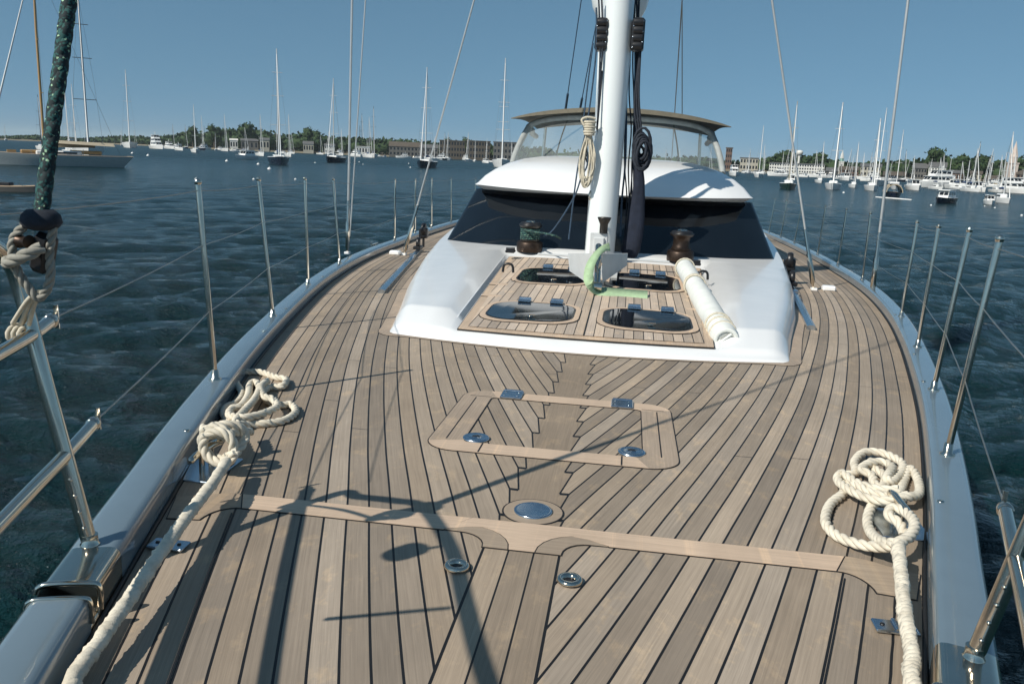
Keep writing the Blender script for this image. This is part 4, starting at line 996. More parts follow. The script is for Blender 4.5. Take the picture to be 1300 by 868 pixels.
def crown(mb, c, rx, rz, n=70, leaf=.16):
    V = []; 
    for i in range(n):
        u = rt.uniform(-1, 1); a = rt.uniform(0, 2 * PI); q = math.sqrt(1 - u * u); k = rt.uniform(.62, 1.06) * (1 + .16 * math.sin(3 * a + 5 * u))
        p = np.array([rx * q * math.cos(a) * k, rx * q * math.sin(a) * k, rz * u * k]); s = rx * leaf * rt.uniform(1., 2.2)
        n1 = np.array([rt.gauss(0, 1) for _ in range(3)]); n1 /= np.linalg.norm(n1); n2 = np.cross(n1, [rt.gauss(0, 1) for _ in range(3)]); n2 /= np.linalg.norm(n2)
        o = len(V); V += [c + p + n1 * s, c + p + n2 * s * .8, c + p - n1 * s, c + p - n2 * s * .8]
    mb.add(V, [(i, i + 1, i + 2, i + 3) for i in range(0, len(V), 4)])
    core = []; seg = 7
    for i in range(1, 5):
        u = -1 + 2 * i / 5.; q = math.sqrt(1 - u * u)
        core.append([c + np.array([rx * .85 * q * math.cos(2 * PI * j / seg), rx * .85 * q * math.sin(2 * PI * j / seg), rz * .85 * u]) for j in range(seg)])
    mb.grid(core, 0, False, closed=True)
for nm, a, b in (('woodland', -700, 640), ('woodland', 640, 2400)):
    mb = MB(); px = a
    while px < b:
        D = shd(px) + rt.uniform(30, 110); h = toph(px) * rt.uniform(.90, 1.04)
        if 1080 < px < 1180: h *= .9
        rx = min(h * .6, rt.uniform(4.5, 7.5)); vis = -60 < px < 1360 and not (700 < px < 860)
        rz = min(h * .5, rx * 1.1); crown(mb, bear(px, D, h * 1.02 - rz), rx, rz, 75 if vis else 14)
        if h > 5: crown(mb, bear(px + rt.uniform(-3, 3), D - 8, h * .5), rx * 1.2, h * .42, 44 if vis else 10)
        px += (rx / D * F) * (.36 if vis else 1.3)
    o = mb.build(nm, T['leaf']); tag(o, 'dark green wooded skyline along the far left shore' if a < 0 else 'dark green wooded skyline behind the town on the right', 'woods', kind='stuff')
def tree(px, D, h, rx, label):
    e = empty('shore_tree', tuple(bear(px, D, 1.))); tag(e, label, 'tree', 'trees standing out on the far shore'); mb = MB(); mb.tube([(0, 0, -1.), (0, 0, h * .5), (.2, 0, h * .75)], [rx * .10, rx * .07, .08], 7); mb.build('trunk', T['trunk'], e)
    mb = MB()
    for k in range(4): crown(mb, np.array([rt.uniform(-.45, .45) * rx, rt.uniform(-.4, .4) * rx, h * (.52 + .12 * k)]), rx * rt.uniform(.5, .72), h * .2, 90, .12)
    mb.build('crown', T['leaf'], e)
for px, y, dD, rx, lb in ((245, 165, 14, 6.5, 'dark tree bump just left of the short wooded hill'), (272, 163, 10, 7.5, 'rounded tree at the left end of the wooded hill'), (318, 161, 10, 9, 'tallest tree on the wooded hill behind the white house'), (392, 166, 10, 7, 'dark tree clump right of the navy sloop mast'), (405, 170, 10, 5, 'smaller tree right of the dark clump behind the sloops'), (567, 178, 40, 6, 'tree top over the left end of the brick wharf building'), (593, 178, 40, 5, 'tree top over the right end of the brick wharf building'), (993, 196, 10, 6, 'tree left of the water tower'), (1040, 198, 10, 5.5, 'tree between the water tower and the green spire'), (1190, 196, 12, 6.5, 'tall rounded tree above the white mansion on the right'), (1217, 203, 10, 5, 'low tree right of the tallest rounded tree'), (1240, 204, 20, 7, 'broad tree left of the church spire'), (1298, 207, 20, 6, 'tree at the right edge beyond the church spire')):
    D = shd(px) + dD; tree(px, D, hgt(px, D, y) - .5, rx, lb)
# ---- buildings
def building(name, px0, px1, ytop, dD, wall, roof, label, cat='building', storeys=3, cols=10, gable=0., depth=14.):
    pc = (px0 + px1) / 2; D = shd(pc) + dD; a, b = bear(px0, D), bear(px1, D); Wd = np.linalg.norm(b - a); H = hgt(pc, D, ytop) - 1.; c = bear(pc, D, 1.)
    e = empty(name, tuple(c), math.atan2(b[1] - a[1], b[0] - a[0])); tag(e, label, cat)
    hw = H - gable; mb = MB(); mb.box((0, depth / 2, hw / 2 - .5), (Wd, depth, hw + 1)); mb.build('wall', T[wall], e)
    mb = MB()
    if gable > 0:
        g = .4; mb.add([(-Wd / 2 - g, -g, hw), (Wd / 2 + g, -g, hw), (Wd / 2 + g, depth + g, hw), (-Wd / 2 - g, depth + g, hw), (-Wd / 2 - g, depth / 2, hw + gable), (Wd / 2 + g, depth / 2, hw + gable)], [(0, 1, 5, 4), (2, 3, 4, 5), (0, 4, 3), (1, 2, 5), (3, 2, 1, 0)])
    else: mb.box((0, depth / 2, hw + .25), (Wd + .8, depth + .8, .5))
    mb.build('roof', T[roof], e)
    sh = hw / storeys
    for i in range(storeys):
        for j in range(cols):
            mb = MB(); x = -Wd / 2 + Wd * (j + .5) / cols; ww = min(1.4, Wd / cols * .55); mb.box((x, -.03, sh * (i + .55)), (ww, .06, sh * .5)); f = mb.build('window', T['bwin'], e)
    return e
building('wharf_building', 558, 590, 180, -6, 'brick', 'roofb', 'long brown brick wharf building with rows of windows, left of the wheelhouse', storeys=3, cols=9)
building('wharf_building', 592, 622, 180.5, -6, 'brick', 'roofb', 'brown brick wharf building nearer the wheelhouse with the same rows of windows', storeys=3, cols=8)
building('wharf_building', 494, 535, 181, -4, 'shingle', 'roofb', 'low dark shingled waterfront block under the hill', storeys=2, cols=9, gable=4)
building('wharf_building', 536, 556, 184, -8, 'shingle', 'roofg', 'small dark shingled shed beside the brick wharf building', storeys=2, cols=4, gable=3)
building('wharf_building', 626, 658, 182, -2, 'shingle', 'roofg', 'grey flat roofed building at the left end of the wheelhouse', storeys=3, cols=7)
building('boathouse', 292, 302, 177, -8, 'wallw', 'wallw', 'small white boathouse on the left wooded shore', storeys=1, cols=3, gable=1.5, depth=8)
building('boathouse', 306, 328, 177, -5, 'shingle', 'roofg', 'grey shed with pale roof beside the white boathouse', storeys=1, cols=4, gable=2)
building('boathouse', 330, 342, 176, -2, 'bcream', 'roofg', 'cream boathouse right of the grey shed', storeys=1, cols=3, gable=2)
building('boathouse', 385, 398, 180, -5, 'bcream', 'roofg', 'low cream house behind the two dark sloops', storeys=1, cols=4, gable=2.5)
building('boathouse', 412, 425, 183, -8, 'wallw', 'roofg', 'white house above the second dark sloop', storeys=2, cols=4, gable=2)
building('boathouse', 452, 470, 187, -12, 'wallw', 'wallw', 'low white marina shed at the foot of the hill', storeys=1, cols=5)
building('brick_tower', 920, 928, 190, 10, 'redb', 'roofb', 'narrow red brick block just right of the wheelhouse', storeys=4, cols=3)
building('town_building', 939, 962, 202, 0, 'bcream', 'roofg', 'pale low building beside the red brick block', storeys=2, cols=6)
building('waterfront_hotel', 976, 1046, 209, -8, 'wallw', 'roofg', 'long white waterfront building with two rows of windows', storeys=3, cols=22)
building('town_building', 1049, 1064, 213, -6, 'shingle', 'roofg', 'grey gabled shed at the right end of the long white building', storeys=2, cols=4, gable=2)
building('town_building', 1066, 1090, 212, -3, 'redb', 'roofb', 'brown roofed row under the green topped steeple', storeys=2, cols=6, gable=2)
building('town_building', 1092, 1118, 209, -5, 'bcream', 'roofg', 'cream town building right of the brown roofed row', storeys=2, cols=6, gable=1.5)
building('town_building', 1122, 1150, 218, -4, 'shingle', 'roofb', 'low shingled boatyard shed near the centre right shore', storeys=1, cols=6, gable=2)
building('mansion', 1158, 1176, 209, 2, 'shingle', 'roofg', 'grey house with steep roof behind the big white motor yacht', storeys=2, cols=5, gable=2.5)
building('mansion', 1178, 1200, 208, 0, 'wallw', 'roofg', 'white mansion under the tall rounded tree', storeys=2, cols=6, gable=2.5)
building('town_building', 1206, 1222, 217, -6, 'redb', 'roofg', 'small brick shed right of the white mansion', storeys=1, cols=4, gable=1.5)
building('town_building', 1232, 1246, 218, -6, 'bcream', 'roofb', 'cream cottage left of the church spire', storeys=1, cols=3, gable=1.5)
building('town_building', 1252, 1268, 223, -12, 'wallw', 'roofb', 'white arched boat shed beneath the church spire', storeys=1, cols=4, gable=2)
building('town_building', 1290, 1316, 218, -3, 'redb', 'roofb', 'dark brick building at the right edge of the shore', storeys=2, cols=5, gable=2)
def steeple(px, ytop, wpx, dD, mats, label, hb=.45):
    D = shd(px) + dD; c = bear(px, D, 1.); H = hgt(px, D, ytop) - 1; w_ = wpx / F * D
    e = empty('church_steeple', tuple(c)); tag(e, label, 'steeple'); mb = MB(); mb.box((0, 0, H * hb / 2), (w_, w_, H * hb)); mb.box((0, 0, H * hb + .3), (w_ * 1.12, w_ * 1.12, .5)); mb.build('tower', T[mats[0]], e)
    mb = MB(); mb.lathe([(w_ * .46, H * hb + .5), (w_ * .46, H * (hb + .15)), (w_ * .5, H * (hb + .16))], (0, 0, 0), 8, 0, None, False); mb.build('belfry', T[mats[1]], e)
    mb = MB(); mb.lathe([(w_ * .5, H * (hb + .16)), (w_ * .28, H * (hb + .33)), (0, H)], (0, 0, 0), 8, 0, None, False); mb.build('spire', T[mats[2]], e)
    for k in range(3): mb = MB(); mb.box((0, -w_ / 2 - .03, H * hb * (.25 + .27 * k)), (w_ * .3, .06, H * hb * .15)); mb.build('window', T['bwin'], e)
steeple(1283, 187, 8.5, -2, ('stone', 'stone', 'stone'), 'tall pale stone church spire with a pink cast at the right edge')
steeple(1067, 193, 4.5, 0, ('wallw', 'copper', 'wallw'), 'small white steeple with green belfry above the town', .5)
D = shd(1013) + 20; c = bear(1013, D, 1.); H = hgt(1013, D, 193) - 1; e = empty('water_tower', tuple(c)); tag(e, 'white ball shaped water tower above the long white building', 'water tower')
mb = MB(); mb.lathe([(.9, 0), (.6, H * .5), (.7, H - 3)], (0, 0, 0), 12); mb.build('column', T['wallw'], e)
mb = MB(); mb.lathe([(.6, H - 3.2), (1.7, H - 2.4), (2.1, H - 1.3), (1.6, H - .3), (0, H)], (0, 0, 0), 14); mb.build('tank', T['wallw'], e)
# ---- boats
def hull_mb(Lh, B, fb, over=.0):
    G = []; n = 15
    for i in range(n):
        t = i / (n - 1.); x = -Lh / 2 + Lh * t; w_ = B / 2 * (math.sin(PI * min(1, (t * .80 + .20))) ** .75 if t > .0 else .55); w_ = max(w_ if t < .98 else .02, .02)
        if t < .4: w_ = B / 2 * (.68 + .32 * math.sin(PI / 2 * t / .4))
        sh = fb * (1 + .35 * max(0, t - .4) ** 2 * 2 + .08 * (1 - t))
        rake = over * Lh * (1 if t > .5 else -1) * abs(2 * t - 1) ** 3
        G.append([(x + rake * (h_ / fb), s * w_ * (1 - .25 * (1 - h_ / fb) ** 2) , z) for s, h_, z in ((-1, fb, sh), (-1, fb * .5, sh * .5), (-1, .1, .08), (-1, 0, -.4), (1, 0, -.4), (1, .1, .08), (1, fb * .5, sh * .5), (1, fb, sh))])
    mb = MB(); mb.grid(G, 0, True, flip=False); dk = [[g[0], ((g[0][0] + g[7][0]) / 2, 0, g[0][2] + .06), g[7]] for g in G]; mb.grid(dk, 1, True, flip=True)
    mb.add(G[0], [tuple(range(8))]); return mb
def sailboat(c, rz, Lh, mh, hull='bwhite', deckm='bwhite', spar='alu', cover='cover', label='', group=None, two=False, detail=True, mr=None, over=.06, headsail=True):
    e = empty('sailing_boat', tuple(c), rz); tag(e, label, 'sailing boat', group); B = Lh * .27; fb = Lh * .085
    hull_mb(Lh, B, fb, over).build('hull', [T[hull], T[deckm]], e)
    mr = mr or max(.09, mh * .007)
    masts = [(Lh * .08, mh)] + ([(-Lh * .30, mh * .72)] if two else [])
    for mx, h_ in masts:
        mb = MB(); mb.tube([(mx, 0, fb), (mx - h_ * .006, 0, fb + h_ * .6), (mx - h_ * .015, 0, h_)], [mr, mr * .9, mr * .6], 8); m_ = mb.build('mast', T[spar], e)
        if detail:
            for k in (.35, .6, .8) if h_ > 20 else (.45, .7):
                mb = MB(); mb.tube([(mx - h_ * .008, -B * .38 * (1.1 - k * .6), h_ * k), (mx - h_ * .008, B * .38 * (1.1 - k * .6), h_ * k)], mr * .3, 6); mb.build('spreader', T[spar], m_)
            for s in (-1, 1): mb = MB(); mb.tube([(mx - .3, s * B * .45, fb), (mx - h_ * .008, s * B * .3, h_ * .45), (mx - h_ * .015, 0, h_ * .98)], max(.012, mr * .10), 4); mb.build('shroud', T['wire'], e)
        bl = Lh * (.38 if not two else .3); mb = MB(); mb.tube([(mx - .2, 0, fb + 1.3), (mx - bl * .5, 0, fb + 1.35), (mx - bl, 0, fb + 1.3)], [mr * 1.6, mr * 1.9, mr * 1.0], 8); mb.build('furled_mainsail', T[cover], e)
    mb = MB(); mb.box((-Lh * .02, 0, fb + .28), (Lh * .34, B * .5, .62), 0, None, .15); cb_ = mb.build('cabin', T['bwhite' if hull != 'bcream' else 'varn'], e)
    if detail:
        for s in (-1, 1): mb = MB(); mb.box((-Lh * .02, s * B * .255, fb + .34), (Lh * .26, .03, .2)); mb.build('cabin_window', T['bwin'], cb_)
        mb = MB(); mb.tube([(Lh * .49, 0, fb * 1.2), (Lh * .08 - mh * .014, 0, mh * .96)], [mr * .8 if headsail else .03, mr * .4 if headsail else .03], 6); mb.build('furled_headsail', T['bwhite'], e)
        mb = MB(); mb.tube([(-Lh * .5, 0, fb), (Lh * .08 - mh * .015, 0, mh * .98)], max(.012, mr * .10), 4); mb.build('backstay', T['wire'], e)
    return e
def aspect(px, D, Lh, B, wpx, sign=1, toward=True):
    r = ray(px, hzn(px), RB); th = math.atan2(r[1], r[0]); w_ = wpx / F * D
    best = min(((abs(Lh * math.sin(a) + B * math.cos(a) - w_), a) for a in np.linspace(0, PI / 2, 91)))[1]
    return th + (PI if toward else 0) + sign * best
def SB(mx, ytop, ywat, wpx, label, sign=1, **kw):
    c = wat(mx, ywat); D = math.hypot(c[0] - CAM[0], c[1]); mh = (ywat - ytop) / F * D; Lh = kw.pop('L', mh * .72); return sailboat(c, aspect(mx, D, Lh, Lh * .27, wpx, sign), Lh, mh, label=label, **kw)
SB(354, 78, 209, 31, 'navy hulled sloop with a tall white mast moored off the wooded hill', hull='bnavy')
SB(425, 109, 206.5, 34, 'black hulled sloop moored next right of the tall navy one', hull='bnavy', sign=-1, cover='covert')
SB(541, 95, 213, 36, 'dark hulled sloop just left of the white wheelhouse, in front of the brick wharf', hull='bnavy', sign=-1)
SB(637, 84, 212, 22, 'white ketch rigged boat partly behind the wheelhouse roof edge', two=True)
SB(165, 104, 187.5, 12, 'white sloop right of the big classic yacht on the left', mr=.35)
SB(248, 140, 193.5, 12, 'small white sloop alone in front of the left trees')
SB(257, 152, 191, 12, 'small dark blue sloop beside the lone white one', hull='bnavy')
SB(367, 150, 199, 14, 'white sloop behind the stern of the navy hulled sloop')
SB(331, 150, 198, 16, 'white sloop moored left of the navy hulled sloop')
SB(286, 150, 192, 14, 'white sloop below the left wooded hill', cover='coverg')
SB(311, 165, 197, 16, 'white sloop with short mast by the white boathouse')
SB(468, 152, 200, 18, 'white sloop at the marina shed', hull='bwhite', cover='cover')
SB(474, 140, 200, 14, 'grey sparred sloop beside the marina shed', spar='dkspar')
SB(459, 148, 197, 16, 'dark sparred schooner by the foot of the hill', spar='dkspar', two=True, hull='bnavy')
SB(1000, 140, 240, 23, 'dark green hulled sloop with sail cover nearest right of the wheelhouse', hull='bgreen', cover='coverg', spar='bcream')
SB(1057, 143, 240, 17, 'white sloop with the tallest mast off the long white building', mr=.17)
SB(1040, 185, 232, 14, 'white sloop with a short mast left of the tallest one')
SB(1106, 162, 241.5, 20, 'white sloop showing its broad stern right of the tallest masted sloop', mr=.16)
SB(1113, 150, 235, 16, 'white sloop with red tinted mast behind the broad sterned one', cover='covert')
SB(1083, 187, 238, 14, 'white sloop between the green steeple and the broad sterned sloop')
SB(1137, 175, 240, 12, 'white sloop behind the tan covered launch')
SB(963, 165, 225, 12, 'white sloop next to the wheelhouse on its right')
SB(967, 186, 222, 12, 'short masted sloop by the pale low building')
SB(1232, 197, 243, 24, 'white sloop lying stern on before the low tree on the right', two=True, mr=.12)
SB(1271, 183, 257, 28, 'small white sloop nearest the right edge, below the church spire', mr=.09)
SB(1188, 206, 240, 18, 'white sloop beside the big white motor yacht')
SB(1155, 204, 238, 14, 'white sloop left of the big white motor yacht', cover='coverg')
SB(1216, 210, 240, 18, 'white sloop right of the big white motor yacht')
SB(1264, 205, 244, 18, 'white sloop behind the small sloop at the right edge', hull='bwhite', cover='covert')
# the classic yacht at the left edge, seen from its quarter
c = wat(72, 210.5); D = math.hypot(c[0] - CAM[0], c[1]); Lh = 15.8; r = ray(72, hzn(72), RB); th = math.atan2(r[1], r[0])
cy_ = sailboat(tuple(c), th + PI * .5 + .12, Lh, 26, hull='shadehull', deckm='bteak', spar='varn', cover='covert', label='long classic white yacht with varnished mast at the left edge of the picture', over=.085, mr=.17, headsail=True)
mb = MB(); mb.box((2.9, 0, 1.75), (2.2, 1.5, .4), 0, None, .1); mb.box((-3.6, 0, 1.8), (3.6, 1.7, .5), 0, None, .1); mb.box((5, 0, 1.75), (1., 1., .3)); mb.build('deckhouse', T['varn'], cy_)
mb = MB(); mb.add([(-7, -1.2, 2.7), (.5, -1.4, 2.9), (.5, 1.4, 2.9), (-7, 1.2, 2.7), (-7, 0, 3.1), (.5, 0, 3.3)], [(0, 1, 5, 4), (4, 5, 2, 3)]); mb.build('awning', T['covert'], cy_)
for x in (-3, 3): mb = MB(); mb.tube([(x, 1.9, 1.5), (x, 1.9, 2.2)], .03, 6); mb.build('stanchion', T['steel'], cy_)
sp = ((113, 27, 198, 24, 'dkspar', 'grey sparred yacht with several spreaders behind the classic yacht', False), (88, 125, 196, 16, 'alu', 'white sloop hidden behind the classic yacht, left of the grey spars', False), (97, 122, 196, 16, 'alu', 'white sloop hidden behind the classic yacht beside the grey spars', False), (53, 133, 190, 14, 'dkspar', 'dark masted boat far beyond the classic yacht bow', False))
for mx, yt, yw, wp, sp_, lb, tw in sp: SB(mx, yt, yw, wp, lb, spar=sp_, two=tw, mr=.16 if tw else None, headsail=not tw)
# motor boats
def motorboat(c, rz, Lh, label, tiers=1, hull='bwhite', group=None, roof='bwhite', mastarch=True):
    e = empty('motor_boat', tuple(c), rz); tag(e, label, 'motor boat', group); B = Lh * .30; fb = Lh * .095
    hull_mb(Lh, B, fb, .03).build('hull', [T[hull], T['bwhite']], e); z = fb; l = Lh * .5; x = -Lh * .06
    for k in range(tiers):
        h_ = Lh * .10 if tiers > 1 else Lh * .14
        a = [(-l / 2, B * .36), (l / 2 - h_ * .2, B * .34)]; V = []
        for zz, f, fw in ((z, 1, 0), (z + h_, .88, -h_ * .7)):
            V += [(x - l / 2, -B * .37 * f, zz), (x + l / 2 + fw, -B * .30 * f, zz), (x + l / 2 + fw, B * .30 * f, zz), (x - l / 2, B * .37 * f, zz)]
        mb = MB(); mb.add(V, [(0, 1, 5, 4), (1, 2, 6, 5), (2, 3, 7, 6), (3, 0, 4, 7), (4, 5, 6, 7)]); t_ = mb.build('deckhouse', T['bwhite'], e)
        def P_(u, v, side):
            lo = np.array(V[0 if side < 0 else 3]) * (1 - u) + np.array(V[1 if side < 0 else 2]) * u; hi = np.array(V[4 if side < 0 else 7]) * (1 - u) + np.array(V[5 if side < 0 else 6]) * u
            return lo * (1 - v) + hi * v + np.array([0, side * .02, 0])
        for side in (-1, 1):
            for u0, u1 in ((.08, .34), (.38, .64), (.68, .95)):
                mb = MB(); mb.add([P_(u0, .42, side), P_(u1, .42, side), P_(u1, .82, side), P_(u0, .82, side)], [(0, 1, 2, 3)]); mb.build('side_window', T['bwin'], t_)
        mb = MB(); lo1, lo2, hi1, hi2 = [np.array(V[i]) for i in (1, 2, 5, 6)]
        for u0, u1 in ((.06, .47), (.53, .94)):
            q = [(lo1 * (1 - u) + lo2 * u) * (1 - v) + (hi1 * (1 - u) + hi2 * u) * v + np.array([.03, 0, .01]) for u, v in ((u0, .4), (u1, .4), (u1, .85), (u0, .85))]; mb = MB(); mb.add(q, [(0, 1, 2, 3)]); mb.build('windscreen', T['bwin'], t_)
        mb = MB(); mb.box((x - h_ * .3, 0, z + h_ + .04), (l * .98, B * .70, .10), 0, None, .03); mb.build('roof', T[roof], t_)
        z += h_ + .08; l *= .66; x -= Lh * .03
    if mastarch: mb = MB(); mb.tube([(x - .2, 0, z), (x - .4, 0, z + Lh * .10)], Lh * .006, 6); mb.lathe([(0, 0), (Lh * .018, .05), (Lh * .018, Lh * .012), (0, Lh * .018)], (x - .2, 0, z + Lh * .04), 10); mb.build('radar_mast', T['bwhite'], e)
    mb = MB(); mb.tube([(Lh * .05, -B * .45, fb + .1), (Lh * .05, -B * .45, fb + .55), (Lh * .42, -B * .18, fb + .75), (Lh * .42, B * .18, fb + .75), (Lh * .05, B * .45, fb + .55), (Lh * .05, B * .45, fb + .1)], .03, 5); mb.build('bow_rail', T['steel'], e)
    return e
def MBT(px, yw, wpx, Lh, label, sign=1, toward=True, **kw):
    c = wat(px, yw); D = math.hypot(c[0] - CAM[0], c[1]); return motorboat(c, aspect(px, D, Lh, Lh * .3, wpx, sign, toward), Lh, label, **kw)
MBT(1199, 258, 31, 6.5, 'small motor boat with white cabin and navy hull, nearest on the right water', sign=-1, hull='bnavy', mastarch=False)
MBT(200, 189, 22, 21, 'large white motor yacht seen end on in front of the left trees', tiers=3)
MBT(216, 189, 16, 16, 'white motor yacht tucked right of the large end on one', tiers=2)
MBT(1185, 238, 62, 15, 'biggest white motor yacht, long and low with two decks, on the right', tiers=2, sign=-1)
MBT(1160, 241, 24, 9, 'white motor boat in front of the biggest motor yacht')
MBT(1218, 240, 34, 10, 'white motor yacht right of the biggest one', tiers=1)
MBT(1238, 243, 30, 9, 'white motor cruiser before the low tree', tiers=1)
MBT(1288, 245, 46, 11, 'white motor cruiser at the right edge beneath the spire', tiers=2)
MBT(1073, 229, 18, 11, 'white motor boat left of the broad sterned sloop')
MBT(605, 203, 26, 20, 'white motor yacht before the brick wharf building', tiers=2, sign=-1)
MBT(617, 207, 12, 9, 'small white motor boat left of the wheelhouse tip')
MBT(424, 196, 20, 20, 'white motor yacht behind the black hulled sloop', tiers=2)
MBT(312, 202, 32, 10, 'low white launch with cabin left of the navy sloop', sign=-1)
MBT(1004, 233, 14, 8, 'white motor boat behind the dark green sloop')
MBT(932, 223, 16, 13, 'white motor boat just right of the wheelhouse', tiers=2)
MBT(1256, 259, 16, 4.5, 'little white motor boat beside the small sloop at the right', mastarch=False)
MBT(228, 191, 14, 12, 'small white motor boat right of the pair of motor yachts')
# tan covered launch and black tube boat with a float line
c = wat(1133, 250); D = math.hypot(c[0] - CAM[0], c[1]); rz = aspect(1133, D, 6.5, 2.3, 24, 1); e = empty('launch', tuple(c), rz); tag(e, 'dark launch with rounded tan canopy and white cabin top, right water', 'launch')
hull_mb(6.5, 2.3, .6, .02).build('hull', [T['bnavy'], T['bteak']], e)
mb = MB(); mb.grid([[(x, 1.05 * math.cos(a), .65 + 1.1 * math.sin(a)) for a in np.linspace(0, PI, 12)] for x in (-2.4, -1, .6, 1.6)], 0); mb.build('canopy', T['bwin'], e)
for x in (-2.4, -.4, 1.6): mb = MB(); mb.tube([(x, 1.07 * math.cos(a), .65 + 1.12 * math.sin(a)) for a in np.linspace(0, PI, 12)], .07, 6); mb.build('canopy_hoop', T['covert'], e)
mb = MB(); mb.box((-.6, 0, 1.95), (2.6, 1.3, .35), 0, None, .1); mb.build('cabin_top', T['bwhite'], e)
mb = MB(); a, b = wat(1112, 250.5), wat(1157, 254); mb.tube([a, (a + b) / 2, b], [.10, .13, .10], 8); o = mb.build('floating_boom', T['bwhite']); tag(o, 'thin white floating boom lying on the water by the tan covered launch', 'floating boom')
# dinghy at the left edge
c = wat(8, 243); D = math.hypot(c[0] - CAM[0], c[1]); e = empty('work_dinghy', tuple(c), .15); tag(e, 'low open wooden dinghy cut by the left edge of the picture', 'dinghy')
hull_mb(3.6, 1.3, .32, .02).build('hull', [T['shingle'], T['bteak']], e)
mb = MB(); mb.box((-.0, 0, .44), (.8, .5, .3), 0, None, .05); mb.build('locker', T['black'], e); mb = MB(); mb.tube([(.9, 0, .35), (.9, 0, .62)], .03, 6); mb.box((1.2, 0, .38), (.2, .3, .14)); mb.build('post', T['steel'], e)
# mooring buoys
for px, py, w_ in ((188, 198, .9), (288, 205, .8), (328, 209, .7), (342, 215, .7), (249, 228, .35), (322, 228, .3), (375, 228, .3), (168, 195, .9), (1071, 245, .4), (1182, 261, .25), (1263, 264, .22), (1250, 262, .18), (1297, 274, .25), (400, 207, .5), (456, 206, .5), (521, 213, .45), (519, 208, .5), (461, 209, .4)):
    c = wat(px, py); mb = MB(); mb.lathe([(0, -.5), (.7, -.4), (1., 0), (.8, .5), (.35, .8), (.1, .95), (0, 1.)], (0, 0, 0), 12); mb.tube([(0, 0, .9), (0, 0, 1.4)], .1, 5)
    o = mb.build('mooring_buoy', T['bwhite']); o.location = c; o.scale = (w_ * .5,) * 3; tag(o, 'white mooring buoy floating among the moored boats', 'buoy', 'mooring buoys')
# the crowd of smaller boats along the shore: a few kinds, copied
far = bear(640, 640)
prot = []
for hull, cov, sp_ in (('bwhite', 'cover', 'alu'), ('bwhite', 'covert', 'alu'), ('bnavy', 'coverg', 'dkspar'), ('bwhite', 'cover', 'bwhite')):
    prot.append(sailboat((0, 0, 0), 0, 11, 15.5, hull=hull, cover=cov, spar=sp_, label='', detail=True, mr=.14))
prm = [motorboat((0, 0, 0), 0, 11, '', tiers=1), motorboat((0, 0, 0), 0, 15, '', tiers=2), motorboat((0, 0, 0), 0, 9, '', tiers=1, roof='cover')]
rb2 = random.Random(21)
def place(p, used, c, rz, s, label, group):
    o = copy_tree(p) if used else p
    o.location = c; o.rotation_euler = (0, 0, rz); o.scale = (s, s, s); o['label'] = label; o['group'] = group
ns = 0; nm_ = 0
spots = [(rb2.uniform(205, 650), 'l') for _ in range(48)] + [(rb2.uniform(925, 1300), 'r') for _ in range(66)] + [(rb2.uniform(670, 910), 'm') for _ in range(10)] + [(rb2.uniform(5, 200), 'f') for _ in range(8)]
for k, (px, side) in enumerate(spots):
    D = shd(px) * (rb2.uniform(.72, .985)); c = bear(px, D, 0.); r = ray(px, hzn(px), RB); th = math.atan2(r[1], r[0])
    where = {'l': 'moored off the far left shore', 'r': 'moored in the crowded right hand anchorage', 'm': 'moored far astern, seen through the dodger', 'f': 'moored far off beyond the classic yacht'}[side]
    if rb2.random() < .56:
        p = prot[ns % 4]; place(p, ns >= 4, c, th + PI + rb2.uniform(-.5, .5), rb2.uniform(.65, 1.15) * (1.1 if side != 'r' else .85), 'one of the small sailing boats ' + where, 'small sailing boats ' + where); ns += 1
    else:
        p = prm[nm_ % 3]; place(p, nm_ >= 3, c, th + PI / 2 + rb2.uniform(-1.3, 1.3), rb2.uniform(.6, 1.1) * (1. if side != 'r' else .8), 'one of the small white motor boats ' + where, 'small motor boats ' + where); nm_ += 1
hz_ = bpy.data.materials.new('haze'); hz_.use_nodes = True; hn = hz_.node_tree; hn.nodes.remove(hn.nodes['Principled BSDF'])
pv = hn.nodes.new('ShaderNodeVolumePrincipled'); pv.inputs['Color'].default_value = (.78, .90, .96, 1); pv.inputs['Density'].default_value = .00009; hn.links.new(pv.outputs[0], hn.nodes['Material Output'].inputs['Volume'])
mb = MB(); mb.box((0, 1000, 60), (26000, 24000, 2 * 60 + 12)); hzo = mb.build('haze', hz_); hzo['kind'] = 'stuff'
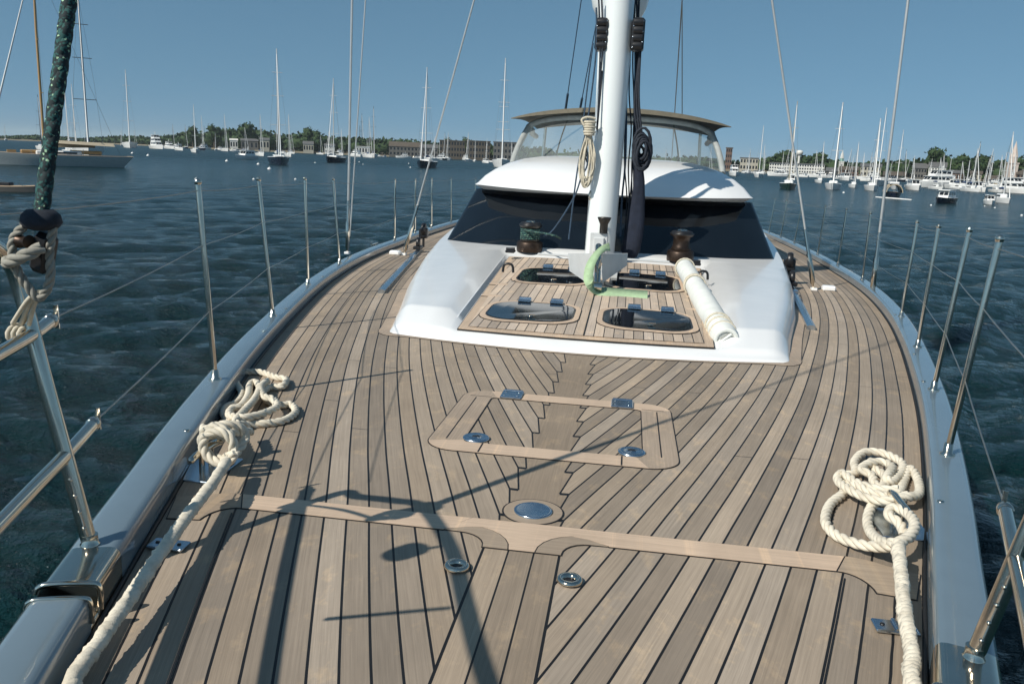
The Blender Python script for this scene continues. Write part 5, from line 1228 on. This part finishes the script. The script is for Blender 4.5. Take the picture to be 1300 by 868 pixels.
# ------------------------------------------------------------------ sky, sun, camera
sc = bpy.context.scene
w = bpy.data.worlds.new('World'); sc.world = w; w.use_nodes = True; nt = w.node_tree; bgn = nt.nodes['Background']
sk = nt.nodes.new('ShaderNodeTexSky'); sk.sky_type = 'NISHITA'; sk.sun_disc = False
EL = math.radians(42); sdir = np.array([-SD[0] * math.cos(EL), -SD[1] * math.cos(EL), math.sin(EL)]); sdir /= np.linalg.norm(sdir)
sk.sun_elevation = EL; sk.sun_rotation = math.atan2(sdir[0], sdir[1]); sk.air_density = .8; sk.dust_density = .15; sk.ozone_density = 2.
x_, y_, z_ = xyz(nt)
for l_ in list(nt.links):
    if l_.from_node.type == 'TEX_COORD': nt.links.new(l_.from_node.outputs['Generated'], l_.to_socket)
nv = nt.nodes.new('ShaderNodeVectorMath'); nv.operation = 'NORMALIZE'; nt.links.new(vec(nt, x_, y_, z_ * .8 + .24), nv.inputs[0]); nt.links.new(nv.outputs[0], sk.inputs[0])
tint = mixc(nt, 1., sk.outputs[0], (.83, 1.05, .91), 'MULTIPLY')
nt.links.new(tint, bgn.inputs[0]); bgn.inputs[1].default_value = .112
L = bpy.data.lights.new('sun', 'SUN'); L.energy = 4.4; L.angle = math.radians(.5); L.color = (1., .94, .84); lo = bpy.data.objects.new('sun', L); col.objects.link(lo)
lo.rotation_euler = Vector(sdir).to_track_quat('Z', 'Y').to_euler(); lo.location = (0, 0, 40)
cam = bpy.data.cameras.new('camera'); co = bpy.data.objects.new('camera', cam); col.objects.link(co); sc.camera = co
mw = Matrix.Identity(4)
for i in range(3):
    mw[i][0] = RB[i][0]; mw[i][1] = -RB[i][1]; mw[i][2] = -RB[i][2]; mw[i][3] = CAM[i]
co.matrix_world = mw; cam.sensor_width = 36.; cam.sensor_fit = 'HORIZONTAL'; cam.lens = F / 1300. * 36.; cam.clip_start = .05; cam.clip_end = 20000
sc.view_settings.view_transform = 'Standard'; sc.view_settings.look = 'None'; sc.view_settings.gamma = 1.; sc.view_settings.exposure = .08
